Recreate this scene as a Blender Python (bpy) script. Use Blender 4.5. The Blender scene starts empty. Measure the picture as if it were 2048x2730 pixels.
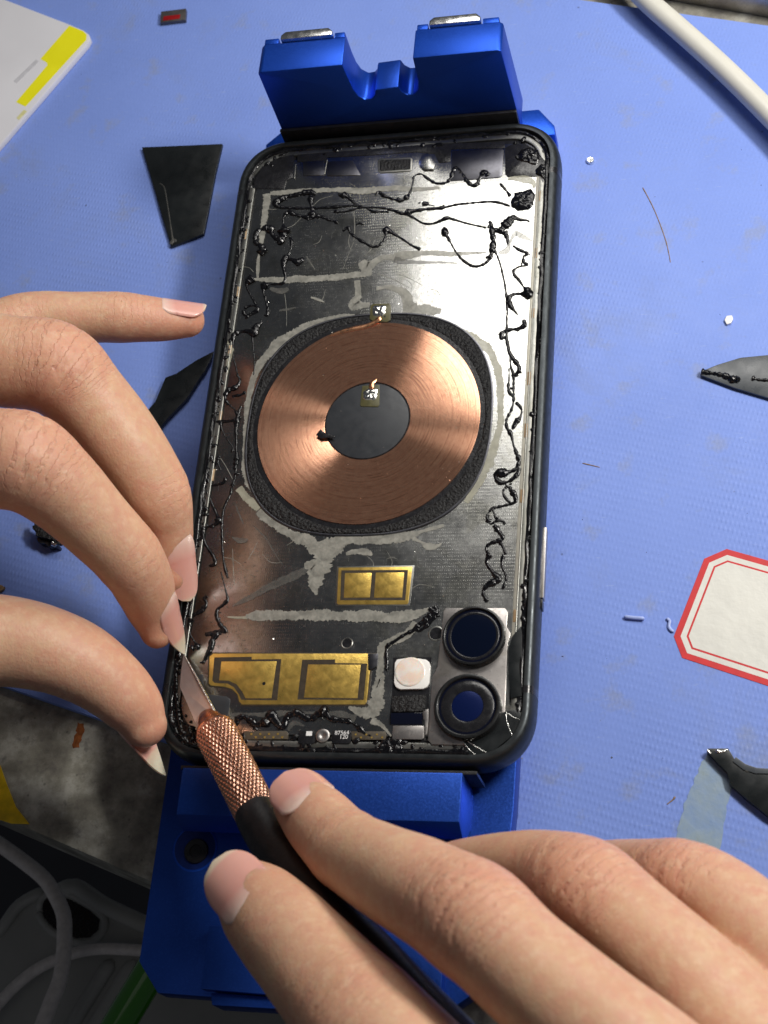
import bpy, bmesh, math, random
import numpy as np
from mathutils import Vector, Matrix, noise
random.seed(7)
sc = bpy.context.scene
S = 0.001                                   # everything below is written in millimetres

# ------------------------------------------------------------------ camera
CAM = Vector((82.1973, -157.7394, 288.2021)); EUL = (0.456811, 0.227266, 0.087528); F = 4192.74; W, H = 2048, 2730
from mathutils import Euler
MR = Euler(EUL, 'XYZ').to_matrix()
cd = bpy.data.cameras.new('camera'); cam = bpy.data.objects.new('camera', cd); sc.collection.objects.link(cam)
cam.location = CAM * S; cam.rotation_euler = EUL
cd.sensor_fit = 'HORIZONTAL'; cd.sensor_width = 36.0; cd.lens = 36.0 * F / W
cd.clip_start = 0.01; cd.clip_end = 20
cd.dof.use_dof = True; cd.dof.focus_distance = 0.335; cd.dof.aperture_fstop = 46
sc.camera = cam
# ------------------------------------------------------------------ world, lamps, exposure
wd = bpy.data.worlds.new('World'); sc.world = wd; wd.use_nodes = True
bg = wd.node_tree.nodes['Background']; bg.inputs[0].default_value = (0.80, 0.86, 1.0, 1); bg.inputs[1].default_value = 0.05
def lamp(name, loc, target, sx, sy, power, col):
    l = bpy.data.lights.new(name, 'AREA'); l.shape = 'RECTANGLE'; l.size = sx * S; l.size_y = sy * S
    l.energy = power; l.color = col
    o = bpy.data.objects.new(name, l); sc.collection.objects.link(o)
    o.location = Vector(loc) * S
    o.rotation_euler = (Vector(target) - Vector(loc)).to_track_quat('-Z', 'Y').to_euler()
    return o
lamp('desk_lamp_light', (76, 200, 262), (20, 10, 0), 230, 105, .56, (1.0, 0.97, 0.92))
lamp('side_lamp_light', (290, 80, 300), (20, -50, 0), 120, 50, 1.72, (1.0, 0.96, 0.90))
lamp('fill_light', (-120, -300, 400), (0, -40, 0), 300, 300, 0.05, (1.0, 0.95, 0.9))  # weak fill lamp, added to lift the dark near side
sc.view_settings.view_transform = 'Standard'; sc.view_settings.look = 'None'
sc.view_settings.exposure = 0.0; sc.view_settings.gamma = 1.0
sc.render.engine = 'CYCLES'
sc.cycles.max_bounces = 6; sc.cycles.use_denoising = True

# ------------------------------------------------------------------ point helpers
def P(px, py, z):
    "the point at height z (mm) that stands at photo pixel px,py"
    d = MR @ Vector(((px - W / 2) / F, -(py - H / 2) / F, -1.0))
    t = (z - CAM.z) / d.z
    return CAM + d * t
def mmpp(p):                                 # mm per photo pixel at a point
    return (Vector(p) - CAM).dot(MR @ Vector((0, 0, -1))) / F
CR = dict(A=(600,340,3.318), B=(1050,340,3.318), C=(600,840,3.318), D=(1050,840,3.318), E=(450,1300,3.318),
          F=(1000,1500,3.318), G=(400,1650,2.552), K=(1250,1100,5.53), L=(420,1650,4.916), M=(900,1750,4.74),
          T=(850,1400,3.318), N=(430,1000,5.53), O=(400,600,4.1475), Q=(800,780,4.1475), S=(0,0,1.0),
          U=(640,0,1.843))
def px(c, x, y):
    a = CR[c]; return a[0] + x / a[2], a[1] + y / a[2]
def XY(c, pts, z):
    return [P(*px(c, x, y), z).to_2d() for x, y in pts]

# ------------------------------------------------------------------ node helper
class NT:
    def __init__(s, name):
        s.m = bpy.data.materials.new(name); s.m.use_nodes = True
        s.t = s.m.node_tree; s.b = s.t.nodes['Principled BSDF']
    def n(s, typ, ins=None, **kw):
        nd = s.t.nodes.new('ShaderNode' + typ)
        for k, v in kw.items(): setattr(nd, k, v)
        for k, v in (ins or {}).items(): s.set(nd.inputs[k], v)
        return nd
    def set(s, sock, v):
        if isinstance(v, bpy.types.NodeSocket): s.t.links.new(v, sock)
        elif isinstance(v, bpy.types.Node): s.t.links.new(v.outputs[0], sock)
        else:
            if isinstance(v, tuple) and len(v) == 3 and sock.type == 'RGBA': v = (*v, 1)
            sock.default_value = v
    def B(s, **kw):
        for k, v in kw.items(): s.set(s.b.inputs[k.replace('_', ' ')], v)
    def obj(s): return s.n('TexCoord').outputs['Object']
    def noise(s, scale, detail=3, rough=.55, vec=None, dist=0.0, stretch=None):
        v = vec or s.obj()
        if stretch: v = s.n('Mapping', {'Vector': v, 'Scale': stretch}).outputs[0]
        nd = s.n('TexNoise', {'Vector': v, 'Scale': scale, 'Detail': detail, 'Roughness': rough, 'Distortion': dist})
        return nd.outputs['Fac']
    def voro(s, scale, feature='F1', vec=None, out='Distance'):
        nd = s.n('TexVoronoi', {'Vector': vec or s.obj(), 'Scale': scale}, feature=feature)
        return nd.outputs[out]
    def ramp(s, fac, *stops, interp='LINEAR'):
        nd = s.n('ValToRGB', {'Fac': fac}); e = nd.color_ramp; e.interpolation = interp
        while len(e.elements) < len(stops): e.elements.new(.5)
        for el, (p, c) in zip(e.elements, stops):
            el.position = p; el.color = (*c, 1) if isinstance(c, tuple) else (c, c, c, 1)
        return nd.outputs[0]
    def mix(s, f, a, b, mode='MIX'):
        nd = s.n('Mix', data_type='RGBA', blend_type=mode)
        s.set(nd.inputs[0], f); s.set(nd.inputs[6], a); s.set(nd.inputs[7], b); return nd.outputs[2]
    def math(s, op, a, b=0.0, c=None):
        nd = s.n('Math', operation=op); s.set(nd.inputs[0], a); s.set(nd.inputs[1], b)
        if c is not None: s.set(nd.inputs[2], c)
        return nd.outputs[0]
    def bump(s, h, strength=.3, dist=.0003, nrm=None):
        ins = {'Height': h, 'Strength': strength, 'Distance': dist}
        if nrm is not None: ins['Normal'] = nrm
        nd = s.n('Bump', ins); return nd.outputs[0]
K_ = 1000.0     # texture scales are per metre: K_ * (1/mm)

def simple(name, col, rough=.5, metal=0.0, var=.12, vs=.6, bump=.0, bs=2.0, bd=.0001, **kw):
    m = NT(name); n = m.noise(vs * K_, 4)
    dark = tuple(c * (1 - var) for c in col); lite = tuple(min(1, c * (1 + var)) for c in col)
    m.B(Base_Color=m.ramp(n, (.3, dark), (.7, lite)), Metallic=metal)
    r = m.noise(vs * 1.7 * K_, 3)
    m.B(Roughness=m.ramp(r, (.3, max(.03, rough - .08)), (.7, rough + .08)))
    if bump: m.B(Normal=m.bump(m.noise(bs * K_, 3), bump, bd))
    for k, v in kw.items(): m.B(**{k: v})
    return m.m

# ------------------------------------------------------------------ materials
def mat_mat():
    m = NT('blue_silicone'); o = m.obj()
    mp = m.n('Mapping', {'Vector': o, 'Rotation': (0, 0, math.radians(17)), 'Scale': (K_, K_, K_)}).outputs[0]
    sp = m.n('SeparateXYZ', {'Vector': mp})
    x, y = sp.outputs[0], sp.outputs[1]
    a = m.math('SINE', m.math('MULTIPLY', m.math('ADD', x, m.math('MULTIPLY', y, .55)), 3.3))
    b = m.math('SINE', m.math('MULTIPLY', m.math('SUBTRACT', x, m.math('MULTIPLY', y, .55)), 3.3))
    dots = m.math('MAXIMUM', m.math('MULTIPLY', a, b), 0.0)
    big = m.noise(.018 * K_, 3)
    col = m.ramp(big, (.3, (.170, .255, .62)), (.7, (.205, .300, .70)))
    st = m.ramp(m.noise(.11 * K_, 5, .6), (.585, 0.0), (.70, 1.0))
    col = m.mix(m.math('MULTIPLY', st, .5), col, (.24, .27, .36))
    gr = m.ramp(m.noise(.035 * K_, 6, .7, dist=.5), (.56, 0.0), (.70, 1.0))
    col = m.mix(m.math('MULTIPLY', gr, .42), col, (.20, .25, .42))
    sc_ = m.ramp(m.noise(.3 * K_, 4, .6, stretch=(1, 6, 1)), (.66, 0.0), (.72, 1.0))
    col = m.mix(m.math('MULTIPLY', sc_, .45), col, (.30, .38, .62))
    v = m.ramp(m.voro(.13 * K_), (.02, 1.0), (.05, 0.0))
    keep = m.ramp(m.noise(.05 * K_, 2), (.5, 0.0), (.56, 1.0))
    col = m.mix(m.math('MULTIPLY', m.math('MULTIPLY', v, keep), .65), col, (.05, .055, .08))
    fine = m.noise(1.6 * K_, 3)
    col = m.mix(m.ramp(fine, (.35, 0.0), (.8, .25)), col, (.22, .33, .80))
    dm = m.ramp(m.noise(.022 * K_, 4, .6), (.38, .15), (.62, 1.0))
    dots = m.math('MULTIPLY', dots, m.math('MULTIPLY', dm, m.ramp(m.noise(.45 * K_, 3), (.3, .45), (.65, 1.0))))
    h = m.math('ADD', m.math('MULTIPLY', dots, .85), m.math('MULTIPLY', m.noise(.8 * K_, 4), .55))
    m.B(Base_Color=col, Roughness=m.ramp(m.noise(.2 * K_, 3), (.3, .44), (.7, .60)), Specular_IOR_Level=.24, Normal=m.bump(h, .48, .00017))
    return m.m
def mat_steel(name, base=(.42, .42, .405), rough=.21, dots=True, dirt=.5):
    m = NT(name); o = m.obj()
    n1 = m.noise(.09 * K_, 5, .6); n2 = m.noise(1.1 * K_, 5, .65)
    col = m.mix(m.ramp(n2, (.35, 0.0), (.75, dirt)), base, tuple(c * .62 for c in base))
    col = m.mix(m.ramp(m.noise(.16 * K_, 5, .6, dist=.6), (.5, 0.0), (.62, .55)), col, (base[0] * .70, base[1] * .69, base[2] * .62))
    col = m.mix(m.ramp(m.noise(2.2 * K_, 3, .6), (.60, 0.0), (.70, .5)), col, (.12, .12, .11))
    scr = m.ramp(m.noise(.5 * K_, 3, .7, stretch=(9, .7, 1), dist=.3), (.66, 0.0), (.70, 1.0))
    rg = m.ramp(n1, (.3, rough - .04), (.72, rough + .07))
    rg = m.math('ADD', rg, m.math('MULTIPLY', m.ramp(n2, (.45, 0.0), (.7, 1.0)), .06))
    rg = m.math('ADD', rg, m.math('MULTIPLY', scr, .14))
    h = m.math('MULTIPLY', n2, .5)
    if dots:
        mp = m.n('Mapping', {'Vector': o, 'Scale': (K_, K_, K_)}).outputs[0]
        sp = m.n('SeparateXYZ', {'Vector': mp})
        a = m.math('SINE', m.math('MULTIPLY', m.math('ADD', sp.outputs[0], m.math('MULTIPLY', sp.outputs[1], .58)), 7.2))
        b = m.math('SINE', m.math('MULTIPLY', m.math('SUBTRACT', sp.outputs[0], m.math('MULTIPLY', sp.outputs[1], .58)), 7.2))
        d = m.ramp(m.math('MULTIPLY', a, b), (.55, 0.0), (.8, 1.0))
        patch = m.ramp(m.noise(.07 * K_, 2), (.42, .15), (.58, 1.0))
        h = m.math('ADD', h, m.math('MULTIPLY', m.math('MULTIPLY', d, patch), .32))
    m.B(Base_Color=col, Metallic=1.0, Roughness=rg, Normal=m.bump(h, .35, .00006))
    return m.m
def mat_copper_coil():
    m = NT('wound_copper'); o = m.obj()
    ln = m.n('VectorMath', {0: o}, operation='LENGTH').outputs['Value']
    r = m.math('MULTIPLY', ln, K_)
    wob = m.noise(.25 * K_, 3)
    cmb = m.n('CombineXYZ', {0: r, 1: m.math('MULTIPLY', wob, .6), 2: 0.0}).outputs[0]
    rings = m.n('TexNoise', {'Vector': cmb, 'Scale': 3.2, 'Detail': 4, 'Roughness': .7}).outputs['Fac']
    col = m.ramp(rings, (.36, (.40, .19, .12)), (.46, (.70, .36, .225)), (.62, (.80, .44, .285)))
    col = m.mix(m.ramp(m.noise(.9 * K_, 4), (.4, 0.0), (.8, .45)), col, (.48, .20, .13))
    sp = m.ramp(m.voro(1.0 * K_), (.05, 1.0), (.09, 0.0))
    keep = m.ramp(m.noise(.5 * K_, 2), (.58, 0.0), (.62, 1.0))
    col = m.mix(m.math('MULTIPLY', sp, keep), col, (.85, .75, .65))
    tg = m.n('Tangent', direction_type='RADIAL', axis='Z').outputs[0]
    m.B(Base_Color=col, Metallic=.90, Roughness=.21, Anisotropic=1.0, Anisotropic_Rotation=.25, Tangent=tg,
        Normal=m.bump(rings, .10, .00005))
    return m.m
def mat_glue(name='black_glue'):
    m = NT(name)
    h = m.noise(1.6 * K_, 4, .6)
    m.B(Base_Color=m.ramp(m.noise(2 * K_, 3), (.4, (.003, .003, .004)), (.75, (.010, .010, .012))), Roughness=.11,
        Normal=m.bump(h, .45, .0002), Specular_IOR_Level=.4)
    return m.m
def mat_residue(name, a, b, alpha=1.0):
    m = NT(name)
    n = m.noise(.55 * K_, 6, .72); n2 = m.noise(.35 * K_, 4)
    col = m.ramp(n, (.3, a), (.7, b))
    m.B(Base_Color=col, Roughness=m.ramp(n2, (.35, .42), (.7, .75)), Normal=m.bump(n, .7, .00018),
        Alpha=m.ramp(n2, (.3, alpha * .72), (.6, alpha)))
    return m.m
def mat_anod(name='blue_anodised_aluminium', base=(.010, .072, .50), rough=.36):
    m = NT(name)
    n = m.noise(2.8 * K_, 3, .7)
    col = m.ramp(m.noise(.05 * K_, 3), (.3, tuple(c * .85 for c in base)), (.7, tuple(c * 1.1 for c in base)))
    col = m.mix(m.ramp(n, (.5, 0.0), (.85, .3)), col, (.04, .16, .8))
    m.B(Base_Color=col, Metallic=.72, Roughness=m.ramp(n, (.3, rough - .05), (.7, rough + .08)), Normal=m.bump(n, .18, .00008))
    return m.m
def mat_skin():
    m = NT('skin')
    a = m.n('Attribute', attribute_name='fa'); s3 = m.n('SeparateXYZ', {'Vector': a.outputs['Vector']})
    red = m.n('Attribute', attribute_name='red').outputs['Fac']
    s, ang, kn = s3.outputs
    nz = m.noise(.16 * K_, 3); nf = m.noise(.9 * K_, 4, .6); nn = m.noise(.05 * K_, 3)
    ph = m.math('ADD', m.math('MULTIPLY', s, 2.5), m.math('MULTIPLY', nz, 7.0))
    w = m.math('ABSOLUTE', m.math('SINE', ph))
    crease = m.ramp(w, (.0, 1.0), (.42, 0.0))
    crease = m.math('MULTIPLY', crease, m.ramp(nf, (.35, .25), (.6, 1.0)))
    crease = m.math('MULTIPLY', crease, kn)
    col = m.ramp(nn, (.3, (.54, .335, .205)), (.7, (.63, .41, .26)))
    col = m.mix(m.math('MULTIPLY', red, .75), col, (.60, .235, .165))
    blot = m.ramp(m.noise(.33 * K_, 6, .7), (.36, 0.0), (.66, .75))
    col = m.mix(blot, col, (.56, .27, .19))
    pale = m.ramp(m.noise(.5 * K_, 5, .7), (.5, 0.0), (.72, .5))
    col = m.mix(pale, col, (.68, .50, .34))
    col = m.mix(m.math('MULTIPLY', crease, .42), col, (.40, .17, .12))
    pores = m.voro(1.7 * K_)
    lines = m.noise(2.6 * K_, 3, .6, stretch=(1, .35, 1))
    h = m.math('SUBTRACT', m.math('ADD', m.math('MULTIPLY', pores, .22), m.math('MULTIPLY', lines, .35)), m.math('MULTIPLY', crease, 1.5))
    h = m.math('ADD', h, m.math('MULTIPLY', nf, .3))
    m.B(Base_Color=col, Roughness=m.ramp(nf, (.3, .42), (.7, .56)), Subsurface_Weight=.30, Subsurface_Scale=.0034,
        Subsurface_Radius=(1.0, .35, .18), Specular_IOR_Level=.36, Normal=m.bump(h, .55, .00022))
    return m.m
def mat_nail():
    m = NT('fingernail')
    v = m.n('Attribute', attribute_name='nv').outputs['Fac']
    n = m.noise(.25 * K_, 3)
    v2 = m.math('ADD', v, m.math('MULTIPLY', m.math('SUBTRACT', n, .5), .05))
    col = m.ramp(v2, (.0, (.68, .42, .34)), (.05, (.78, .56, .48)), (.17, (.76, .48, .41)), (.32, (.70, .34, .29)), (.80, (.72, .38, .32)), (.855, (.70, .55, .42)), (1.0, (.70, .64, .50)))
    col = m.mix(m.ramp(m.noise(.5 * K_, 3), (.4, 0.0), (.8, .2)), col, (.60, .33, .26))
    m.B(Base_Color=col, Roughness=.24, Subsurface_Weight=.25, Subsurface_Scale=.0015, Subsurface_Radius=(1, .5, .3),
        Specular_IOR_Level=.5, Normal=m.bump(m.noise(.8 * K_, 3), .08, .0001))
    return m.m
def mat_desk():
    m = NT('worn_desk_top')
    n = m.noise(.12 * K_, 6, .65); n2 = m.noise(.5 * K_, 5, .6)
    col = m.ramp(n, (.30, (.11, .10, .085)), (.50, (.25, .24, .20)), (.68, (.46, .45, .40)))
    col = m.mix(m.ramp(n2, (.55, 0.0), (.72, .6)), col, (.10, .09, .09))
    sp = m.ramp(m.voro(.32 * K_), (.05, 1.0), (.12, 0.0))
    col = m.mix(m.math('MULTIPLY', sp, .5), col, (.03, .03, .028))
    m.B(Base_Color=col, Roughness=.6, Normal=m.bump(m.math('ADD', n, n2), .35, .0003))
    return m.m

M_mat = mat_mat(); M_desk = mat_desk()
M_steel = mat_steel('pressed_steel'); M_steel2 = mat_steel('brushed_bracket_steel', (.50, .47, .45), .36, False, .3)
M_ledge = mat_steel('ledge_metal', (.30, .30, .28), .36, False, .5)
M_copper = mat_copper_coil(); M_glue = mat_glue()
M_res = mat_residue('grey_adhesive_residue', (.17, .17, .15), (.44, .43, .38), .72)
M_resy = mat_residue('yellowed_adhesive_residue', (.30, .29, .22), (.46, .45, .36), .7)
M_resd = mat_residue('thin_smeared_residue', (.085, .085, .08), (.17, .165, .15), .5)
M_blue = mat_anod(); M_blue2 = mat_anod('blue_anodised_base', (.015, .068, .39), .36)
M_skin = mat_skin(); M_nail = mat_nail()
M_frame = simple('space_grey_aluminium', (.050, .056, .060), .42, .85, .06, .4, .12, 4, .00005)
M_black = simple('matt_black_plastic', (.012, .012, .014), .24, 0, .3, .5, .3, 1.2, .0001)
M_core = simple('dark_core_film', (.026, .029, .034), .42, 0, .1, .3, .08, 5, .00004)
M_ferrite = simple('crumpled_black_foam', (.013, .013, .014), .45, 0, .5, 1.5, 1.0, 1.5, .0007, Specular_IOR_Level=.3)
M_gold = simple('gold_contact', (.78, .53, .13), .34, .85, .12, .35, .3, 1.1, .00012)
M_golddark = simple('dark_flex', (.035, .026, .016), .5, 0, .3, .8)
M_brown = simple('brown_flex_pad', (.26, .17, .09), .5, .2, .2, .8)
M_tan = simple('tan_flex_pad', (.52, .38, .24), .5, .2, .2, .8)
M_silver = simple('bright_solder', (.80, .80, .76), .2, 1, .1, 1.2, .5, 1.4, .0003)
M_magnet = simple('plated_magnet', (.84, .84, .82), .24, 1, .04, .3, .08, .5, .0001)
M_board = simple('olive_circuit_board', (.075, .070, .028), .4, 0, .2, .8)
M_shard = simple('dark_glass', (.010, .012, .013), .30, 0, .2, .2, .05, 2, .00005)
M_shard2 = simple('grey_glass_back', (.055, .062, .070), .30, 0, .15, .2, .1, 2, .00005)
M_wcable = simple('white_cable_sleeve', (.60, .59, .53), .42, 0, .04, .1, .05, 1, .0001)
M_rubber = simple('black_rubber_grip', (.010, .010, .012), .42, 0, .3, .5, .25, 1.5, .0002)
M_white = simple('white_plastic', (.80, .79, .76), .35, 0, .03, .3)

# ------------------------------------------------------------------ object helpers
col = sc.collection
def link(o): col.objects.link(o); return o
def root(name, loc, label, cat, group=None, kind=None):
    o = link(bpy.data.objects.new(name, None)); o.location = Vector(loc) * S; o.empty_display_size = .005
    o['label'] = label; o['category'] = cat
    if group: o['group'] = group
    if kind: o['kind'] = kind
    return o
def tag(o, label=None, cat=None, group=None, kind=None):
    if label: o['label'] = label
    if cat: o['category'] = cat
    if group: o['group'] = group
    if kind: o['kind'] = kind
    return o
def wloc(o):
    v = Vector(o.location)
    while o.parent: o = o.parent; v += Vector(o.location)
    return v
def mesh(name, verts, faces, mat, parent=None, smooth=True, base=None, label=None, attrs=None, bevel=0, ang=35):
    "verts in world mm; the object's origin is put at base (mm) or at the parent"
    vs = np.array([tuple(v) for v in verts], float)
    off = np.array(base if base is not None else ((vs.min(0) + vs.max(0)) / 2 if parent is not None or True else (0, 0, 0)), float)
    me = bpy.data.meshes.new(name); me.from_pydata(((vs - off) * S).tolist(), [], faces)
    me.validate(clean_customdata=False)
    bm = bmesh.new(); bm.from_mesh(me); bmesh.ops.recalc_face_normals(bm, faces=bm.faces)
    if bevel:
        es = [e for e in bm.edges if len(e.link_faces) == 2 and e.calc_face_angle(0) > math.radians(ang)]
        bmesh.ops.bevel(bm, geom=es, offset=bevel * S, segments=2, profile=.6, affect='EDGES', clamp_overlap=True)
    bmesh.ops.triangulate(bm, faces=[f for f in bm.faces if len(f.verts) > 4])
    bm.to_mesh(me); bm.free()
    me.materials.append(mat)
    if attrs:
        for k, (typ, data) in attrs.items():
            a = me.attributes.new(k, typ, 'POINT'); a.data.foreach_set('vector' if typ == 'FLOAT_VECTOR' else 'value', np.asarray(data, np.float32).ravel())
    if smooth:
        me.polygons.foreach_set('use_smooth', [True] * len(me.polygons))
        try: me.set_sharp_from_angle(angle=math.radians(ang))
        except Exception: pass
    o = link(bpy.data.objects.new(name, me))
    pw = Vector((0, 0, 0))
    if parent is not None:
        o.parent = parent; pw = wloc(parent)
    o.location = Vector(off.tolist()) * S - pw
    if label: o['label'] = label
    return o
def prism(name, poly, z0, z1, mat, parent=None, bevel=0, label=None, smooth=True):
    n = len(poly); vs = [(p[0], p[1], z0) for p in poly] + [(p[0], p[1], z1) for p in poly]
    fs = [tuple(range(n))[::-1], tuple(range(n, 2 * n))] + [(i, (i + 1) % n, n + (i + 1) % n, n + i) for i in range(n)]
    return mesh(name, vs, fs, mat, parent, smooth, label=label, bevel=bevel, ang=30)
def box(name, x0, x1, y0, y1, z0, z1, mat, parent=None, bevel=0, label=None):
    return prism(name, [(x0, y0), (x1, y0), (x1, y1), (x0, y1)], z0, z1, mat, parent, bevel, label)
def prismY(name, poly, y0, y1, mat, parent=None, bevel=0):
    n = len(poly); vs = [(p[0], y0, p[1]) for p in poly] + [(p[0], y1, p[1]) for p in poly]
    fs = [tuple(range(n)), tuple(range(n, 2 * n))[::-1]] + [(i, (i + 1) % n, n + (i + 1) % n, n + i) for i in range(n)]
    return mesh(name, vs, fs, mat, parent, True, bevel=bevel, ang=30)
def catmull(pts, step):
    pts = [np.array(p, float) for p in pts]; out = []
    n = len(pts)
    for i in range(n - 1):
        p0 = pts[max(i - 1, 0)]; p1 = pts[i]; p2 = pts[i + 1]; p3 = pts[min(i + 2, n - 1)]
        L = np.linalg.norm((p2 - p1)[:3]); k = max(1, int(math.ceil(L / step)))
        for j in range(k):
            t = j / k
            q = .5 * ((2 * p1) + (-p0 + p2) * t + (2 * p0 - 5 * p1 + 4 * p2 - p3) * t * t + (-p0 + 3 * p1 - 3 * p2 + p3) * t ** 3)
            out.append(q)
    out.append(pts[-1]); return out
def sweep(name, pts, mat, parent=None, seg=10, flat=1.0, step=.4, lump=0.0, cap=True, label=None, lift=False, bevel=0):
    "pts: (x,y,z,r). lift: keep the underside on z"
    pp = catmull(pts, step); vs = []; fs = []
    n = len(pp); up = Vector((0, 0, 1))
    for i, q in enumerate(pp):
        a = Vector(pp[max(i - 1, 0)][:3].tolist()); b = Vector(pp[min(i + 1, n - 1)][:3].tolist())
        t = (b - a); t = t.normalized() if t.length > 1e-6 else Vector((1, 0, 0))
        u = up if abs(t.z) < .9 else Vector((0, 1, 0))
        s = t.cross(u).normalized(); w = s.cross(t).normalized()
        r = max(.02, q[3]); c = Vector(q[:3].tolist())
        if lump: r *= max(.35, 1 + lump * noise.noise(c * 1.3) * 1.5 + lump * .7 * noise.noise(c * 4)) + (1.6 * max(0, noise.noise(c * .75 + Vector((9, 0, 0))) - .22) if lump == .36 else 0)
        ef = 1.0
        if cap and (i == 0 or i == n - 1): ef = .35
        if lift: c = c + up * (r * flat * .55)
        for k in range(seg):
            an = 2 * math.pi * k / seg
            vs.append(c + s * (math.cos(an) * r * ef) + w * (math.sin(an) * r * flat * ef))
    for i in range(n - 1):
        for k in range(seg):
            fs.append((i * seg + k, i * seg + (k + 1) % seg, (i + 1) * seg + (k + 1) % seg, (i + 1) * seg + k))
    fs.append(tuple(range(seg))[::-1]); fs.append(tuple(range((n - 1) * seg, n * seg)))
    return mesh(name, vs, fs, mat, parent, True, label=label, ang=60)
def disc(name, c, r, z0, z1, mat, parent=None, n=64, bevel=0, label=None, sup=2.0, ry=None):
    ry = ry or r; pl = []
    for i in range(n):
        a = 2 * math.pi * i / n; ca, sa = math.cos(a), math.sin(a)
        pl.append((c[0] + r * math.copysign(abs(ca) ** (2 / sup), ca), c[1] + ry * math.copysign(abs(sa) ** (2 / sup), sa)))
    return prism(name, pl, z0, z1, mat, parent, bevel, label)
def lathe(name, c, prof, mat, parent=None, n=72, cap=False, closed=False, label=None):
    "prof: (radius, z) pairs around the vertical through c"
    vs = []; fs = []; m = len(prof)
    for i in range(n):
        a = 2 * math.pi * i / n
        for r, z in prof: vs.append((c[0] + r * math.cos(a), c[1] + r * math.sin(a), z))
    for i in range(n):
        j = (i + 1) % n
        for k in range(m - 1 if not closed else m):
            k2 = (k + 1) % m
            fs.append((i * m + k, j * m + k, j * m + k2, i * m + k2))
    if not closed and cap:
        if prof[0][0] > 1e-6: fs.append(tuple(i * m for i in range(n))[::-1])
        if prof[-1][0] > 1e-6: fs.append(tuple(i * m + m - 1 for i in range(n)))
    return mesh(name, vs, fs, mat, parent, True, label=label, ang=40)
def rrect(hx, hy, r, n=14, cx=0, cy=0, ex=2.25):
    pl = []
    for qx, qy, a0 in ((1, 1, 0), (-1, 1, 90), (-1, -1, 180), (1, -1, 270)):
        for i in range(n + 1):
            a = math.radians(a0 + 90 * i / n); ca, sa = math.cos(a), math.sin(a)
            dx = math.copysign(abs(ca) ** (2 / ex), ca); dy = math.copysign(abs(sa) ** (2 / ex), sa)
            pl.append((cx + qx * (hx - r) + r * dx, cy + qy * (hy - r) + r * dy))
    return pl
def jag(poly, step=.5, amp=.18, seed=0.0):
    out = []; n = len(poly)
    for i in range(n):
        a = Vector((*poly[i][:2], 0)); b = Vector((*poly[(i + 1) % n][:2], 0)); k = max(1, int((b - a).length / step))
        for j in range(k):
            p = a.lerp(b, j / k)
            d = Vector((noise.noise(Vector((p.x * .9, p.y * .9, seed))), noise.noise(Vector((p.x * .9, p.y * .9, seed + 9))), 0)) * amp * 1.4
            d += Vector((noise.noise(Vector((p.x * 3, p.y * 3, seed + 3))), noise.noise(Vector((p.x * 3, p.y * 3, seed + 5))), 0)) * amp
            out.append((p.x + d.x, p.y + d.y))
    return out
def smear(name, c, pts, z, mat, parent, th=.05, jit=.28, label=None):
    "a flat torn strip of residue: (x,y,width) in the units of crop c"
    q = [(*P(*px(c, x, y), z), w / CR[c][2] * mmpp(P(*px(c, x, y), z)) / 2) for x, y, w in pts]
    pp = catmull(q, .16); L = []; R_ = []; sd = random.random() * 50
    for i, a in enumerate(pp):
        p0 = pp[max(i - 1, 0)]; p1 = pp[min(i + 1, len(pp) - 1)]
        t = np.array(p1[:2]) - np.array(p0[:2]); t = t / (np.linalg.norm(t) + 1e-9); nn = np.array((-t[1], t[0]))
        e = .25 if i in (0, len(pp) - 1) else 1; a = np.array(a); jt = .06 * noise.noise(Vector((a[0] * 9, a[1] * 9, sd)))
        for side, lst in ((1, L), (-1, R_)):
            s = 1 + jit * 1.5 * noise.noise(Vector((a[0] * .45, a[1] * .45, sd + side * 7))) + jit * .8 * noise.noise(Vector((a[0] * 2.3, a[1] * 2.3, sd + side))) + jit * 1.1 * noise.noise(Vector((a[0] * 6.5, a[1] * 6.5, sd + side * 3)))
            d = nn * side * max(.04, a[3] * e * s); lst.append((a[0] + d[0], a[1] + d[1]))
    n = len(L); vs = [(x, y, z) for x, y in L] + [(x, y, z) for x, y in R_] + [(x, y, z + th) for x, y in L] + [(x, y, z + th) for x, y in R_]
    fs = []
    for i in range(n - 1):
        fs += [(2 * n + i, 2 * n + i + 1, 3 * n + i + 1, 3 * n + i), (i, i + 1, 2 * n + i + 1, 2 * n + i), (n + i, 3 * n + i, 3 * n + i + 1, n + i + 1)]
    fs += [(0, 2 * n, 3 * n, n), (n - 1, 2 * n - 1, 4 * n - 1, 3 * n - 1)]
    return mesh(name, vs, fs, mat, parent, False, label=label)
def string(c, pts, parent, z=7.08, name='glue_string', mat=None, flat=.5, lump=.55, step=.25):
    q = []
    if not mat: flat, lump = .42, .36
    for x, y, w in pts:
        p = P(*px(c, x, y), z); q.append((p.x, p.y, z, w * (1.0 if mat else 1.3) / CR[c][2] * mmpp(p) / 2))
    return sweep(name, q, mat or M_glue, parent, 8, flat, step, lump, lift=True)
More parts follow.
